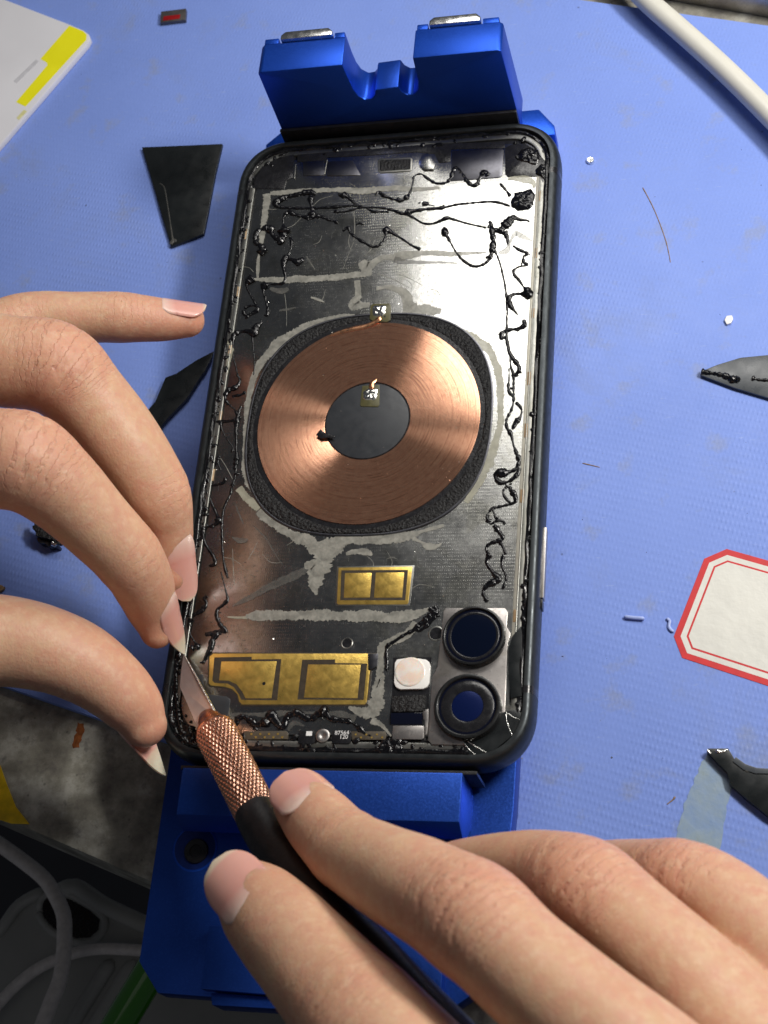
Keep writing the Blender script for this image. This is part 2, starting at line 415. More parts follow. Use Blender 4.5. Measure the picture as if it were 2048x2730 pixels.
def blob(name, poly, z, h, mat, parent, seed=0.0, res=.35, label=None):
    "a lumpy pat: grid inside poly"
    from mathutils.geometry import intersect_point_tri_2d
    poly = jag(poly, .4, .15, seed)
    cx = sum(p[0] for p in poly) / len(poly); cy = sum(p[1] for p in poly) / len(poly)
    rings = 8; vs = []; fs = []; n = len(poly)
    for k in range(rings):
        f = 1 - k / rings
        for p in poly:
            x = cx + (p[0] - cx) * f; y = cy + (p[1] - cy) * f
            zz = z + h * (1 - f ** 3) ** .6 * (1 + .9 * noise.noise(Vector((x * 1.2, y * 1.2, seed + 3)))) + (h * .35 * noise.noise(Vector((x * 3.4, y * 3.4, seed))) if k else 0)
            vs.append((x, y, zz))
    vs.append((cx, cy, z + h))
    for k in range(rings - 1):
        for i in range(n):
            j = (i + 1) % n; fs.append((k * n + i, k * n + j, (k + 1) * n + j, (k + 1) * n + i))
    for i in range(n): fs.append(((rings - 1) * n + i, (rings - 1) * n + (i + 1) % n, rings * n))
    return mesh(name, vs, fs, mat, parent, True, label=label, ang=50)
def crumbs(name, spots, mat, parent=None, label=None, cat=None, kind='stuff'):
    vs = []; fs = []
    for x, y, z, r in spots:
        b = len(vs); a0 = random.random() * 6
        k = random.choice((4, 5, 5, 6)); el = random.uniform(.5, 1.0)
        for i in range(k):
            a = a0 + 2 * math.pi * i / k; rr = r * random.uniform(.6, 1.15)
            vs.append((x + rr * math.cos(a), y + rr * math.sin(a) * el, z))
        vs.append((x + random.uniform(-.3, .3) * r, y + random.uniform(-.3, .3) * r, z + r * random.uniform(.5, 1.0)))
        fs.append(tuple(range(b, b + k))[::-1])
        for i in range(k): fs.append((b + i, b + (i + 1) % k, b + k))
    o = mesh(name, vs, fs, mat, parent, False)
    return tag(o, label, cat, None, kind)
exec_parts = []

# ================================================================== SETTING
TE = lambda x: -86.7 - .344 * (x + 66.6) - .0      # table edge y(x)
ME = lambda x: -56.0 - .303 * (x + 76.1)           # near edge of the mat
MT = lambda x: 125.0 - .306 * (x - 43.3)           # far edge of the mat
X0, X1 = -420, 420
def slab(name, poly, z0, z1, mat, kind='structure', bevel=0):
    o = prism(name, poly, z0, z1, mat, None, bevel); o['kind'] = kind; return o
slab('desk', [(X0, TE(X0)), (X1, TE(X1)), (X1, 520), (X0, 520)], -34, -12.2, M_desk, bevel=1.6)
slab('floor', [(-900, -900), (900, -900), (900, 700), (-900, 700)], -760, -750, simple('floor_tiles', (.05, .05, .055), .6, 0, .2, .01))
mt = prism('work_mat', [(-330, ME(-330)), (33, ME(33)), (260, ME(260)), (260, MT(260)), (-330, MT(-330))], -12.19, -10, M_mat, None, .5)
tag(mt, 'large blue silicone work mat with fine dimples under the whole job', 'mat')

# ================================================================== HOLDING FIXTURE
fx = root('phone_clamp', (0, 0, -10), 'blue anodised metal clamp gripping the opened phone at both ends', 'clamp')
prism('base_plate', [(-38.6, -112), (-33.9, -117.7), (22, -118.6), (31, -112), (33.0, -80), (34.2, 79), (-36.0, 79), (-38.2, 60)], -9.9, -4.4, M_blue2, fx, .35)
prism('end_block', [(34.8, 79.3), (34.6, 82), (30.7, 87.2), (-32.9, 86.6), (-36.4, 83.2), (-36.0, 79.3)], -9.9, -3, M_blue, fx, .4)
tw = [(-27.9, 3.8), (28.1, 3.8), (27.6, 29.2), (26.9, 29.7), (8.0, 29.7), (7.6, 22), (7.0, 19.3), (5.8, 17.9), (4.4, 17.9), (3.3, 19.1),
      (2.8, 20.9), (-2.6, 20.6), (-3.0, 19.0), (-4.0, 17.8), (-5.5, 17.6), (-6.8, 19), (-7.4, 21.5), (-7.9, 29.6), (-26.8, 29.7), (-27.6, 29.0)]
prismY('upright_jaw', tw, 76.6, 84.6, M_blue, fx, .5)
box('jaw_foot', -27, 27, 77.2, 84.2, -3, 3.85, M_blue, fx, .3)
for a, b in ((-26.9, -23.6), (-10.6, -8.2), (8.3, 10.8), (23.0, 26.6)):
    box('prong_lip', a, b, 84.55, 86.1, 22, 29.6, M_blue, fx, .25)
for a, b in ((-22.9, -10.9), (11.2, 22.6)):
    pl = [(a, 84.7), (b, 84.7), (b, 86.0), (b - 1, 86.9), (a + 1, 86.9), (a, 86.0)]
    prism('magnet', pl, 22, 30.6, M_magnet, fx, .35, 'bright silver bar magnet let into the jaw')
box('rubber_pad', -28.0, 27.9, 75.75, 76.55, 3.2, 10.2, M_rubber, fx, .15)
box('support_pad', -30, 30, -70, 70, -4.4, -.05, M_rubber, fx, .3)
# lower jaw: block with a bevelled front and undercut
def jawbody():
    pr = [(-76.7, 7.4), (-86.0, 7.4), (-88.2, 3.0), (-87.0, -1.2), (-84.5, -4.35), (-76.7, -4.35)]
    vs = [(-30.6, y, z) for y, z in pr] + [(25.0, y, z) for y, z in pr]; n = len(pr)
    fs = [tuple(range(n)), tuple(range(n, 2 * n))[::-1]] + [(i, n + i, n + (i + 1) % n, (i + 1) % n) for i in range(n)]
    return mesh('sliding_jaw', vs, fs, M_blue2, fx, True, bevel=.3, ang=25)
jawbody()
box('jaw_lining', -31.5, 27.5, -76.65, -75.9, -3, 6.2, M_rubber, fx, .15)
hc = P(520, 2262, -4.4)
lathe('countersunk_hole', hc, [(4.7, -4.36), (4.55, -4.3), (4.2, -4.36), (3.9, -4.42)], M_blue, fx)
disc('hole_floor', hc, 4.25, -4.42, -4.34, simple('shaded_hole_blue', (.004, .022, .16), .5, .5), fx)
lathe('screw', (hc.x + .4, hc.y - .6), [(0, -4.2), (1.2, -4.2), (1.3, -4.0), (2.35, -3.9), (2.5, -4.1), (2.5, -4.3)], M_rubber, fx, 32)
a_ = P(559, 2468, -1.5); b_ = P(537, 2638, -1.5)
prism('slider_block', [(a_.x, a_.y), (b_.x, b_.y), (b_.x + 12, b_.y - .3), (22, b_.y - .3), (22, a_.y), ], -4.35, -1.0, M_blue2, fx, .3)
prism('slider_front', [(b_.x + 1.5, b_.y - .35), (b_.x + 13.5, b_.y - .45), (22, b_.y - .4), (22, b_.y - 2.6), (b_.x + 2, b_.y - 2.6)], -9.5, -2.6, M_blue2, fx, .3)

# ================================================================== PHONE
ph = root('smartphone', (0, 0, 0), 'opened dark grey smartphone lying face down with its back glass off and copper coil bare', 'phone')
HX, HY, RC = 37.85, 75.45, 12.2
def ring_loft(name, prof, mat, ysel=None, side=None, parent=ph, bump=0, z=0, label=None, seed=0.0):
    "prof: (inset, z) loops"
    loops = []
    for ins, zz in prof:
        pl = rrect(HX - ins, HY - ins, max(1.2, RC - ins), 16)
        # add points along the straight runs
        out = []; n = len(pl)
        for i in range(n):
            a = pl[i]; b = pl[(i + 1) % n]; L = math.dist(a, b); k = 1 if L < 5 else 200 // 4
            for j in range(k): out.append((a[0] + (b[0] - a[0]) * j / k, a[1] + (b[1] - a[1]) * j / k, zz))
        loops.append(out)
    n = len(loops[0]); m = len(loops); vs = []
    for lp in loops:
        for (x, y, zz) in lp:
            if bump: zz += bump * noise.noise(Vector((x * .8, y * .8, seed))) + bump * .8 * noise.noise(Vector((x * 2.2, y * 2.2, seed + 2)))
            vs.append((x, y, zz))
    fs = []
    for k in range(m - 1):
        for i in range(n): fs.append((k * n + i, k * n + (i + 1) % n, (k + 1) * n + (i + 1) % n, (k + 1) * n + i))
    if ysel:
        keep = []
        for f in fs:
            c = np.mean([vs[i] for i in f], axis=0)
            if ysel[0] <= c[1] <= ysel[1] and c[0] * side > 0: keep.append(f)
        fs = keep
    o = mesh(name, vs, fs, mat, parent, True, label=label, ang=50); return o
FP = [(2.25, 6.6), (2.2, 7.7), (2.05, 7.92), (1.55, 7.95), (1.2, 7.88), (.75, 7.6), (.35, 6.9), (.10, 6.0), (0, 4.9), (0, 3.2), (.12, 2.0), (.5, .9), (1.2, .2), (2.2, 0), (8, 0)]
fr = ring_loft('frame', FP, M_frame)
prism('chassis', rrect(HX - 2.1, HY - 2.1, RC - 2.1), .3, 6.62, M_black, ph)
def band(side, y):
    prof = [(i - .03, z + .012) for i, z in FP[2:13]]
    vs = []; fs = []
    for yy in (y - .75, y + .75):
        for i, z in prof: vs.append((side * (HX - i), yy, z))
    n = len(prof)
    for i in range(n - 1): fs.append((i, i + 1, n + i + 1, n + i))
    vs += [(v[0] - side * .3, v[1], v[2] - .2) for v in vs]
    m2 = 2 * n
    for i in range(n - 1): fs.append((m2 + i, m2 + n + i, m2 + n + i + 1, m2 + i + 1))
    mesh('antenna_band', vs, fs, M_black, ph, True)
yb1 = P(1478, 473, 5).y; yb2 = P(1418, 1850, 5).y
band(1, min(yb1, HY - RC - .9)); band(1, max(yb2, -HY + RC + .9)); band(-1, min(yb1, HY - RC - .9)); band(-1, max(yb2, -HY + RC + .9))
ring_loft('rim_gasket', [(2.2, 6.9), (2.4, 7.3), (2.7, 7.4), (3.0, 7.38), (3.3, 7.25), (3.45, 6.8)], M_glue, bump=.5, seed=4)
ring_loft('inner_ledge', [(3.3, 6.6), (3.32, 7.1), (3.5, 7.16), (4.3, 7.16), (4.5, 7.1), (4.6, 6.6)], M_ledge)
sx = 33.0
plate_poly = rrect(sx, 69.6, 7.5)
pl = prism('steel_plate', plate_poly, 6.64, 7.04, M_steel, ph, .08)
# bright plate edge and flex strips down both sides
for s_, x in ((1, 33.55), (-1, -33.55)):
    sweep('plate_edge', [(x, -52 if s_ > 0 else -60, 7.1, .17), (x, 0, 7.1, .17), (x, 62, 7.1, .17)], M_ledge, ph, 8, 1, 2)
M_strip = simple('cream_flex_strip', (.50, .48, .41), .4, .55, .08, .5)
M_strip2 = simple('shaded_flex_strip', (.13, .13, .125), .45, .6, .15, .5)  # darker copy for the left side, its shade put into the colour
box('flex_strip', 32.75, 34.5, -51, 63, 7.0, 7.13, M_strip, ph, .03)
box('flex_strip', -34.5, -33.6, -62, 56, 7.0, 7.13, M_strip2, ph, .03)
for c, x, y, w, h, m_ in [('B',1287,605,22,100,M_brown), ('B',1258,1110,24,100,M_brown), ('B',1232,1640,26,90,M_brown), ('D',1196,560,30,125,M_brown), ('D',1170,1020,30,130,M_brown),
                          ('D',1135,1600,34,120,M_brown), ('F',1240,470,34,110,M_brown), ('O',1066,100,30,125,M_tan), ('O',976,740,30,130,M_tan), ('O',886,1375,32,100,M_tan),
                          ('N',872,612,36,175,M_tan), ('N',757,1472,40,180,M_tan)]:
    p = P(*px(c, x, y), 7.17); k = mmpp(p) / CR[c][2]
    box('flex_pad', p.x - w * k / 2, p.x + w * k / 2, p.y - h * k / 2 * 1.08, p.y + h * k / 2 * 1.08, 7.0, 7.22, m_, ph, .03)
# black sheets on the plate
def sheet(name, c, pts, z0, z1, mat, bev=.05, parent=ph, label=None): return prism(name, XY(c, pts, z1), z0, z1, mat, parent, bev, label)
M_dsteel = mat_steel('dark_reflecting_steel', (.16, .16, .18), .3, False, .3)  # dark reflection in the tabs is put into the steel's base colour
sheet('dark_corner_sheet', 'B', [(985,178),(1040,150),(1150,140),(1250,190),(1335,290),(1345,430),(1320,490),(1290,430),(1010,435),(985,410)], 7.0, 7.18, M_black)
sheet('dark_corner_sheet', 'A', [(272,540),(520,540),(545,470),(600,440),(610,235),(480,262),(330,340),(240,450),(235,540)], 7.0, 7.16, M_black)  # black sheet standing in for a dark reflection in the plate's left corner
sheet('top_cover', 'A', [(640,200),(1300,165),(1900,140),(2470,125),(2475,178),(2000,190),(1996,300),(1890,310),(1850,230),(1700,215),(1330,240),(900,262),(900,310),(640,300)], 7.0, 7.14, M_black)
sheet('shield_tab', 'B', [(515,205),(960,180),(972,200),(960,420),(930,440),(505,470)], 7.04, 7.22, M_dsteel, .08)
sheet('shield_tab', 'A', [(905,300),(1130,290),(1200,420),(900,425)], 7.04, 7.2, M_dsteel, .06)
sheet('shield_tab', 'A', [(690,300),(880,290),(880,420),(690,425)], 7.04, 7.16, M_dsteel, .06)
sheet('slot_rim', 'A', [(1350,290),(1375,272),(1640,262),(1658,275),(1655,370),(1640,382),(1375,400),(1352,385)], 7.04, 7.24, M_ledge, .08)
sheet('slot', 'A', [(1368,296),(1382,286),(1635,276),(1645,284),(1641,362),(1630,370),(1382,384),(1368,376)], 7.1, 7.27, M_ferrite, .04)
sheet('raised_boss', 'B', [(220,290),(250,240),(300,225),(350,250),(370,310),(350,370),(260,370),(225,330)], 7.04, 7.5, M_steel, .2)
# ---- coil
CX, CY = -.4, -.8
disc('ferrite_pad', (CX, CY), 26.4, 7.0, 7.24, M_ferrite, ph, 120, .1, sup=2.6, ry=26.2)
def SQ(a, R=26.4, n=2.6): return R / (abs(math.cos(a)) ** n + abs(math.sin(a)) ** n) ** (1 / n)
def pad_rim():
    vs = []; fs = []; n = 200; pr = [(-.15, 7.05), (-.1, 7.3), (.12, 7.34), (.3, 7.3), (.36, 7.02)]; m = len(pr)
    for i in range(n):
        a = 2 * math.pi * i / n
        for d, z in pr: r = SQ(a) + d; vs.append((CX + r * math.cos(a), CY + r * math.sin(a), z))
    for i in range(n):
        j = (i + 1) % n
        for k in range(m - 1): fs.append((i * m + k, j * m + k, j * m + k + 1, i * m + k + 1))
    mesh('pad_rim', vs, fs, M_dsteel, ph, True, ang=60)
pad_rim()
disc('gap_ring', (CX, CY), 25.3, 7.2, 7.27, M_black, ph, 96, 0)
def lumpy_ring():
    vs = []; fs = []; n = 300; m = 14
    for i in range(n):
        a = 2 * math.pi * i / n
        for k in range(m):
            r = 25.2 + (SQ(a) - .25 - 25.2) * k / (m - 1) + (.25 * noise.noise(Vector((i * .12, k, 1))) if k == 0 else 0); x = CX + r * math.cos(a); y = CY + r * math.sin(a)
            z = 7.26 + .13 * math.sin(math.pi * k / (m - 1)) + .30 * abs(noise.noise(Vector((x * 1.1, y * 1.1, 3)))) * (k not in (0, m - 1))
            vs.append((x, y, z))
    for i in range(n):
        j = (i + 1) % n
        for k in range(m - 1): fs.append((i * m + k, j * m + k, j * m + k + 1, i * m + k + 1))
    mesh('foam_ring', vs, fs, M_ferrite, ph, True, ang=80)
lumpy_ring()
coil = lathe('copper_coil', (CX, CY), [(9.25, 7.2), (9.3, 7.44), (9.4, 7.47), (24.0, 7.47), (24.15, 7.44), (24.2, 7.2)], M_copper, ph, 160, closed=True)
disc('coil_core', (CX, CY), 9.15, 7.2, 7.40, M_core, ph, 96, .06)
ring_ = lathe('core_edge', (CX, CY), [(8.95, 7.40), (9.0, 7.45), (9.12, 7.45), (9.16, 7.38)], M_black, ph, 96)
def solder(cc, board, sil, name='solder_pad'):
    b = sheet('contact_board', cc, board, 7.3, 7.52, M_board, .04)
    blob(name, XY(cc, sil, 7.5), 7.5, .22, M_silver, b, 2.0)
    return b
b1 = solder('Q', [(690,1030),(880,1020),(878,1240),(860,1262),(675,1258),(665,1240)], [(705,1085),(735,1065),(860,1060),(845,1165),(825,1188),(720,1190),(700,1170)])
b2 = solder('Q', [(780,150),(800,125),(985,120),(1005,140),(1000,300),(960,325),(800,310),(770,290)], [(800,170),(820,145),(940,140),(955,160),(940,240),(900,268),(810,255),(798,235)])
M_cop2 = simple('bent_copper_tail', (.80, .40, .22), .3, 1, .15, .5, .2, 1, .0001)
def tail(pts):
    q = [(*P(*px('Q', x, y), z)[:2], z, w / CR['Q'][2] * .083 / 2) for x, y, z, w in pts]
    sweep('coil_tail', q, M_cop2, ph, 10, .35, .3)
tail([(330,475,7.5,20),(460,430,7.52,44),(600,395,7.54,52),(720,370,7.56,54),(820,330,7.62,56),(870,290,7.7,60),(885,262,7.7,40)])
tail([(850,950,7.5,10),(830,975,7.55,30),(800,1000,7.62,50),(790,1045,7.66,52),(785,1062,7.64,44)])
# ---- gold contact flexes
gz = 7.12
gp = sheet('gold_flex', 'G', [(405,255),(430,236),(1482,236),(1484,345),(1496,352),(1474,570),(1462,582),(625,582),(606,560),(596,515),(560,478),(510,462),(412,452),(400,438)], 7.0, gz, M_gold, .05)
sheet('flex_edge', 'G', [(396,250),(424,228),(1552,232),(1550,300),(1500,345),(1512,355),(1488,582),(1470,594),(618,594),(598,566),(588,520),(552,486),(506,472),(404,462),(390,444)], 7.0, 7.075, M_golddark, .02)
sheet('flex_channel', 'G', [(438,262),(692,258),(692,276),(894,273),(866,554),(622,550),(604,512),(572,466),(528,440),(440,436),(424,420)], 7.1, 7.14, M_golddark, 0, gp)
sheet('contact_pad', 'G', [(486,290),(862,288),(826,540),(650,540),(630,500),(590,446),(532,420),(470,418)], 7.1, 7.17, M_gold, .02, gp)
sheet('flex_channel', 'G', [(1036,278),(1260,276),(1260,300),(1478,304),(1454,552),(1004,548)], 7.1, 7.14, M_golddark, 0, gp)
sheet('contact_pad', 'G', [(1076,310),(1434,312),(1412,540),(1048,536)], 7.1, 7.17, M_gold, .02, gp)
p = P(*px('G', 775, 440), 7.17); disc('dot_mark', p, .35, 7.16, 7.19, M_black, gp, 12)
gp2 = sheet('gold_flex', 'T', [(175,375),(828,368),(792,690),(780,702),(172,702),(160,690)], 7.0, gz, M_gold, .05)
sheet('flex_edge', 'T', [(160,365),(848,355),(806,712),(160,716),(146,696)], 7.0, 7.075, M_ledge, .02)
sheet('flex_channel', 'T', [(200,400),(790,396),(766,664),(190,664)], 7.1, 7.14, M_golddark, 0, gp2)
sheet('contact_pad', 'T', [(232,424),(470,422),(452,640),(222,642)], 7.1, 7.17, M_gold, .02, gp2)
sheet('contact_pad', 'T', [(505,420),(756,418),(738,640),(488,642)], 7.1, 7.17, M_gold, .02, gp2)
sheet('clip', 'G', [(1488,240),(1552,236),(1546,320),(1500,345),(1484,335)], 7.1, 7.4, M_dsteel, .05)
# plate holes
for c, x, y, r in (('G',1340,165,.95),('F',540,628,1.25)):
    p = P(*px(c, x, y), 7.1)
    lathe('hole_rim', p, [(r, 7.02), (r * 1.02, 7.1), (r * 1.15, 7.13), (r * 1.3, 7.03)], M_ledge, ph, 32)
    disc('plate_hole', p, r, 7.0, 7.075, M_black, ph, 28)
sheet('dark_window', 'L', [(655,1000),(700,995),(900,1015),(950,1050),(950,1090),(925,1275),(820,1290)], 7.0, 7.1, M_core, .05)
sheet('dark_window', 'L', [(530,740),(592,728),(598,880)], 7.0, 7.1, M_core, .03)
# ---- camera block
cb = sheet('camera_bracket', 'F', [(625,400),(1148,400),(1172,432),(1162,562),(1198,622),(1172,700),(1150,1240),(1150,1330),(1040,1450),(860,1560),(778,1612),(500,1608),(468,1570),(470,1530),(505,1010),(552,920),(598,500),(603,430)], 6.9, 7.5, M_steel2, .15)
def lens(cc, ro, rg, inner):
    top = 9.1
    lathe('lens_ring', cc, [(ro + .15, 7.4), (ro + .1, 8.3), (ro - .15, top - .1), (ro - .45, top), (rg + .25, top), (rg + .1, top - .12), (rg, top - .45), (rg, 8.3)], M_lensring, cb, 80)
    g = disc('lens_glass', cc, rg + .02, 8.35, 8.6, M_lensglass, cb, 64, .05)
    lathe('inner_baffle', cc, [(inner + .15, 8.62), (inner + .25, 8.66), (rg - .5, 8.64), (rg - .45, 8.6)], M_black, g, 64)
    lathe('lens_element', cc, [(inner * 1.02, 8.61), (inner * .8, 8.72), (inner * .5, 8.80), (inner * .2, 8.84), (0.001, 8.85)], M_lens if inner < 4 else M_lensdark, g, 48)
M_lensring = simple('black_lens_ring', (.016, .017, .018), .3, .3, .1, .5, .1, 2, .00005)
m = NT('coated_lens_glass'); m.B(Base_Color=(.003, .004, .012), Roughness=.06, Specular_IOR_Level=.6, Coat_Weight=.2); M_lensglass = m.m
m = NT('blue_lens_coating'); m.B(Base_Color=(.003, .012, .085), Roughness=.25, Metallic=.5, Coat_Weight=.6); M_lens = m.m
m = NT('navy_lens_coating'); m.B(Base_Color=(.001, .003, .012), Roughness=.10, Coat_Weight=.3); M_lensdark = m.m
l1 = P(1262, 1693, 9); l2 = P(1245.5, 1881, 9)
lens(l1, 6.15, 5.45, 4.3); lens(l2, 6.5, 5.55, 2.95)
# ---- flash, microphone and tabs
sheet('sensor_well', 'M', [(700,15),(1190,10),(1160,480),(1150,690),(1082,700),(1078,868),(665,868),(645,850),(690,480),(705,60)], 7.0, 7.1, M_black, 0)
m = NT('flash_diffuser'); n_ = m.noise(.35 * K_, 3)
m.B(Base_Color=m.ramp(n_, (.35, (.80, .78, .74)), (.6, (.82, .66, .55))), Roughness=.15, Subsurface_Weight=.3, Subsurface_Scale=.001, Coat_Weight=.5); M_flash = m.m
fl = sheet('camera_flash', 'M', [(750,35),(850,20),(1040,25),(1120,38),(1160,70),(1172,120),(1160,330),(1130,385),(1080,410),(790,415),(735,385),(712,330),(722,80)], 7.05, 7.75, M_white, .22)
fc = P(*px('M', 918, 195), 7.75)
lathe('flash_lens', fc, [(2.95, 7.70), (2.95, 7.86), (2.8, 7.95), (2.5, 7.92), (2.2, 7.97), (1.2, 8.1), (.01, 8.14)], M_flash, fl, 48)
sheet('foam_pad', 'M', [(690,500),(1110,480),(1120,520),(1105,690),(680,700)], 7.05, 7.5, M_ferrite, .15)
sheet('sensor_window', 'M', [(672,715),(1075,712),(1068,860),(672,862)], 7.05, 7.35, M_lensglass, .05)
sheet('spring_tab', 'M', [(700,875),(1085,875),(1095,900),(1090,1030),(1070,1048),(690,1045)], 7.05, 7.45, M_steel2, .1)
sheet('spring_tab', 'M', [(1078,680),(1150,665),(1150,800),(1140,900),(1130,990),(1100,990),(1100,800),(1084,790)], 7.05, 7.42, M_steel2, .08)
# ---- lower connectors
cn = sheet('lower_connector', 'G', [(648,765),(925,762),(940,775),(940,818),(640,822),(634,800)], 7.0, 7.25, simple('brown_connector', (.085, .07, .05), .45, .2, .2, 1), .06)
for i in range(8):
    p = P(*px('G', 690 + 30 * i, 775 + 22 * (i % 2) + 8), 7.3); disc('pin', p, .22, 7.2, 7.33, M_gold, cn, 8)
cn2 = sheet('lower_connector', 'G', [(1370,765),(1600,765),(1610,790),(1600,822),(1375,822)], 7.0, 7.22, simple('brown_connector_strip', (.085, .07, .05), .45, .2, .2, 1), .06)
for i in range(6):
    p = P(*px('G', 1400 + 36 * i, 780 + 20 * (i % 2) + 6), 7.3); disc('pin', p, .2, 7.2, 7.3, M_gold, cn2, 8)
k1 = sheet('black_module', 'G', [(1010,762),(1112,760),(1120,770),(1120,840),(1100,852),(1005,848)], 7.0, 7.45, M_black, .12)
k2 = sheet('black_module', 'G', [(1240,762),(1360,760),(1372,775),(1366,836),(1350,848),(1236,846)], 7.0, 7.45, M_black, .12)
p = P(*px('G', 1175, 795), 7.3); lathe('plate_screw', p, [(1.35, 7.0), (1.35, 7.4), (1.2, 7.48), (.5, 7.46), (.4, 7.38), (0.01, 7.36)], M_steel2, ph, 32)
M_print = simple('white_print', (.75, .75, .75), .6)
def text(body, x, y, size, parent, z=7.462):
    cu = bpy.data.curves.new('print', 'FONT'); cu.body = body; cu.size = size * S; cu.align_x = 'CENTER'; cu.align_y = 'CENTER'; cu.extrude = .00001
    o = bpy.data.objects.new('print', cu); link(o); dg = bpy.context.evaluated_depsgraph_get()
    me = bpy.data.meshes.new_from_object(o.evaluated_get(dg)); bpy.data.objects.remove(o); me.name = 'printed_mark'
    me.materials.append(M_print); t = link(bpy.data.objects.new('printed_mark', me)); t.parent = parent
    t.location = Vector((x, y, z)) * S - wloc(parent); t.rotation_euler = (0, 0, math.radians(2)); return t
p = P(*px('G', 1296, 776), 7.46); text('87564', p.x + .3, p.y, 1.15, k2); p = P(*px('G', 1318, 804), 7.46); text('120', p.x, p.y, 1.15, k2)
p = P(*px('G', 1083, 780), 7.46); box('printed_mark', p.x - .6, p.x + .6, p.y - .45, p.y + .45, 7.44, 7.475, M_print, k1)
# ---- residue on the plate
zc = [7.05]
def zr():
    zc[0] += .0023; return zc[0]
for c, pts, m_ in [
  ('C', [(1150,10,50),(1000,20,60),(850,60,70),(720,100,70),(600,170,80),(480,240,90),(400,330,85),(320,420,80),(270,520,60),(225,650,60),(205,800,60),(195,950,60),(185,1100,50),(180,1300,60),(205,1420,100),(270,1560,80)], M_res),
  ('E', [(620,0,80),(690,90,80),(800,190,70)], M_resy), ('E', [(790,210,80),(900,300,90),(1050,390,80),(1200,460,110),(1300,520,150),(1420,540,190),(1540,480,110),(1659,450,70)], M_res),
  ('D', [(560,110,26),(700,190,60),(800,270,80),(880,380,60),(925,500,70),(940,650,60),(945,800,60),(945,950,60),(915,1080,60),(870,1200,80),(830,1330,80),(760,1450,80),(700,1560,70),(640,1659,60)], M_resy),
  ('T', [(60,190,120),(190,125,80),(350,130,80),(500,125,90),(650,115,110),(780,95,90),(900,60,34),(1000,30,34),(1110,0,30)], M_res),
  ('T', [(830,120,40),(900,150,20),(960,185,60),(1030,195,40),(1090,160,10)], M_res), ('T', [(240,255,30),(330,235,50),(430,240,60),(470,270,20)], M_res), ('T', [(40,200,180),(40,330,170),(60,430,120)], M_res),
  ('A', [(400,585,40),(520,572,50),(700,560,50),(850,556,50),(1000,550,50),(1200,560,66),(1350,548,56),(1493,538,50),(1700,545,40),(1900,530,30)], M_res),
  ('A', [(365,585,70),(362,720,60),(340,860,50),(330,970,46),(305,1100,14),(290,1230,36),(290,1330,14)], M_res),
  ('A', [(240,1340,20),(400,1345,50),(600,1345,64),(900,1330,66),(1100,1310,66),(1300,1280,80)], M_res),
  ('A', [(1210,1180,60),(1260,1230,100),(1330,1190,60),(1420,1150,60),(1600,1150,70)], M_res),
  ('B', [(0,1130,76),(150,1120,76),(300,1110,50),(500,1115,46),(650,1110,30),(820,1105,12)], M_res),
  ('B', [(0,1170,60),(150,1190,40),(400,1190,26),(560,1200,8)], M_resd),
  ('A', [(1170,1350,50),(1175,1480,56),(1150,1570,100),(1280,1570,50)], M_res), ('A', [(1340,1420,40),(1460,1415,50),(1560,1460,50),(1610,1560,80),(1620,1640,90)], M_res),
  ('B', [(40,1420,80),(130,1490,70),(150,1590,110),(260,1610,110),(420,1620,50)], M_res),
  ('A', [(480,1620,20),(550,1610,26),(630,1590,14)], M_resd), ('A', [(760,1500,14),(820,1520,26),(880,1545,10)], M_res), ('A', [(400,1420,30),(500,1450,60),(560,1420,40)], M_resd),
  ('E', [(560,1050,10),(700,980,50),(850,900,70),(1000,830,80),(1150,760,70),(1240,720,60)], M_resd), ('E', [(1200,700,60),(1290,690,120),(1300,820,140),(1290,900,70),(1310,950,20)], M_res),
  ('E', [(520,1145,10),(600,1150,20),(700,1150,30)], M_resy), ('E', [(680,1140,40),(800,1130,90),(1000,1130,100),(1200,1135,96),(1400,1130,98),(1659,1135,96)], M_res),
  ('T', [(250,805,100),(400,805,104),(600,815,96),(800,800,96),(900,770,66),(980,740,30)], M_res), ('T', [(860,860,60),(780,970,80),(640,1030,80),(570,1080,90),(545,1161,60)], M_res),
  ('M', [(540,-60,80),(540,100,90),(530,280,120),(520,430,150),(500,600,200),(420,700,220),(260,700,120),(140,640,30)], M_res), ('M', [(430,800,100),(560,880,50),(680,1010,20)], M_res),
  ('G', [(520,660,10),(600,650,24),(700,650,20),(850,650,50),(930,640,30),(1100,640,20),(1300,650,40),(1400,680,60)], M_resd), ('G', [(940,760,20),(980,710,40),(1050,730,10)], M_resd),
  ('N', [(600,1659,60),(660,1400,40),(740,1000,60),(800,700,40),(830,500,50),(860,250,50),(870,0,40)], M_resd),
  ('O', [(850,1659,20),(870,1500,50),(900,1380,50),(850,1280,20)], M_resy), ('O', [(880,1180,10),(900,1000,16),(930,700,12),(950,400,14),(990,100,20)], M_resd),
  ('B', [(1230,1000,10),(1130,960,60),(1080,930,50),(1030,1010,20),(990,1090,60),(930,1110,20)], M_resd), ('B', [(1010,450,20),(1130,450,60),(1230,480,50),(1240,530,20)], M_resy),
  ('F', [(250,1600,40),(330,1640,70),(430,1620,40),(470,1600,20)], M_resd), ('G', [(225,860,30),(260,850,60),(290,830,40)], M_res), ('G', [(150,700,10),(185,740,14),(200,620,8)], M_resd),
  ('G', [(160,220,10),(170,230,34),(175,250,20)], M_res), ('F', [(790,1580,10),(900,1550,40),(1010,1500,30)], M_resd), ('F', [(1080,1330,20),(1150,1310,50),(1260,1280,90),(1300,1330,30)], M_resd),
  ('E', [(590,150,10),(620,230,12),(660,320,8)], M_resd), ('E', [(740,330,8),(860,450,12),(930,570,8),(1010,690,5)], M_resd), ('E', [(560,440,10),(640,470,50),(700,460,20)], M_resd)]:
    smear('adhesive_residue', c, pts, zr(), m_, ph)
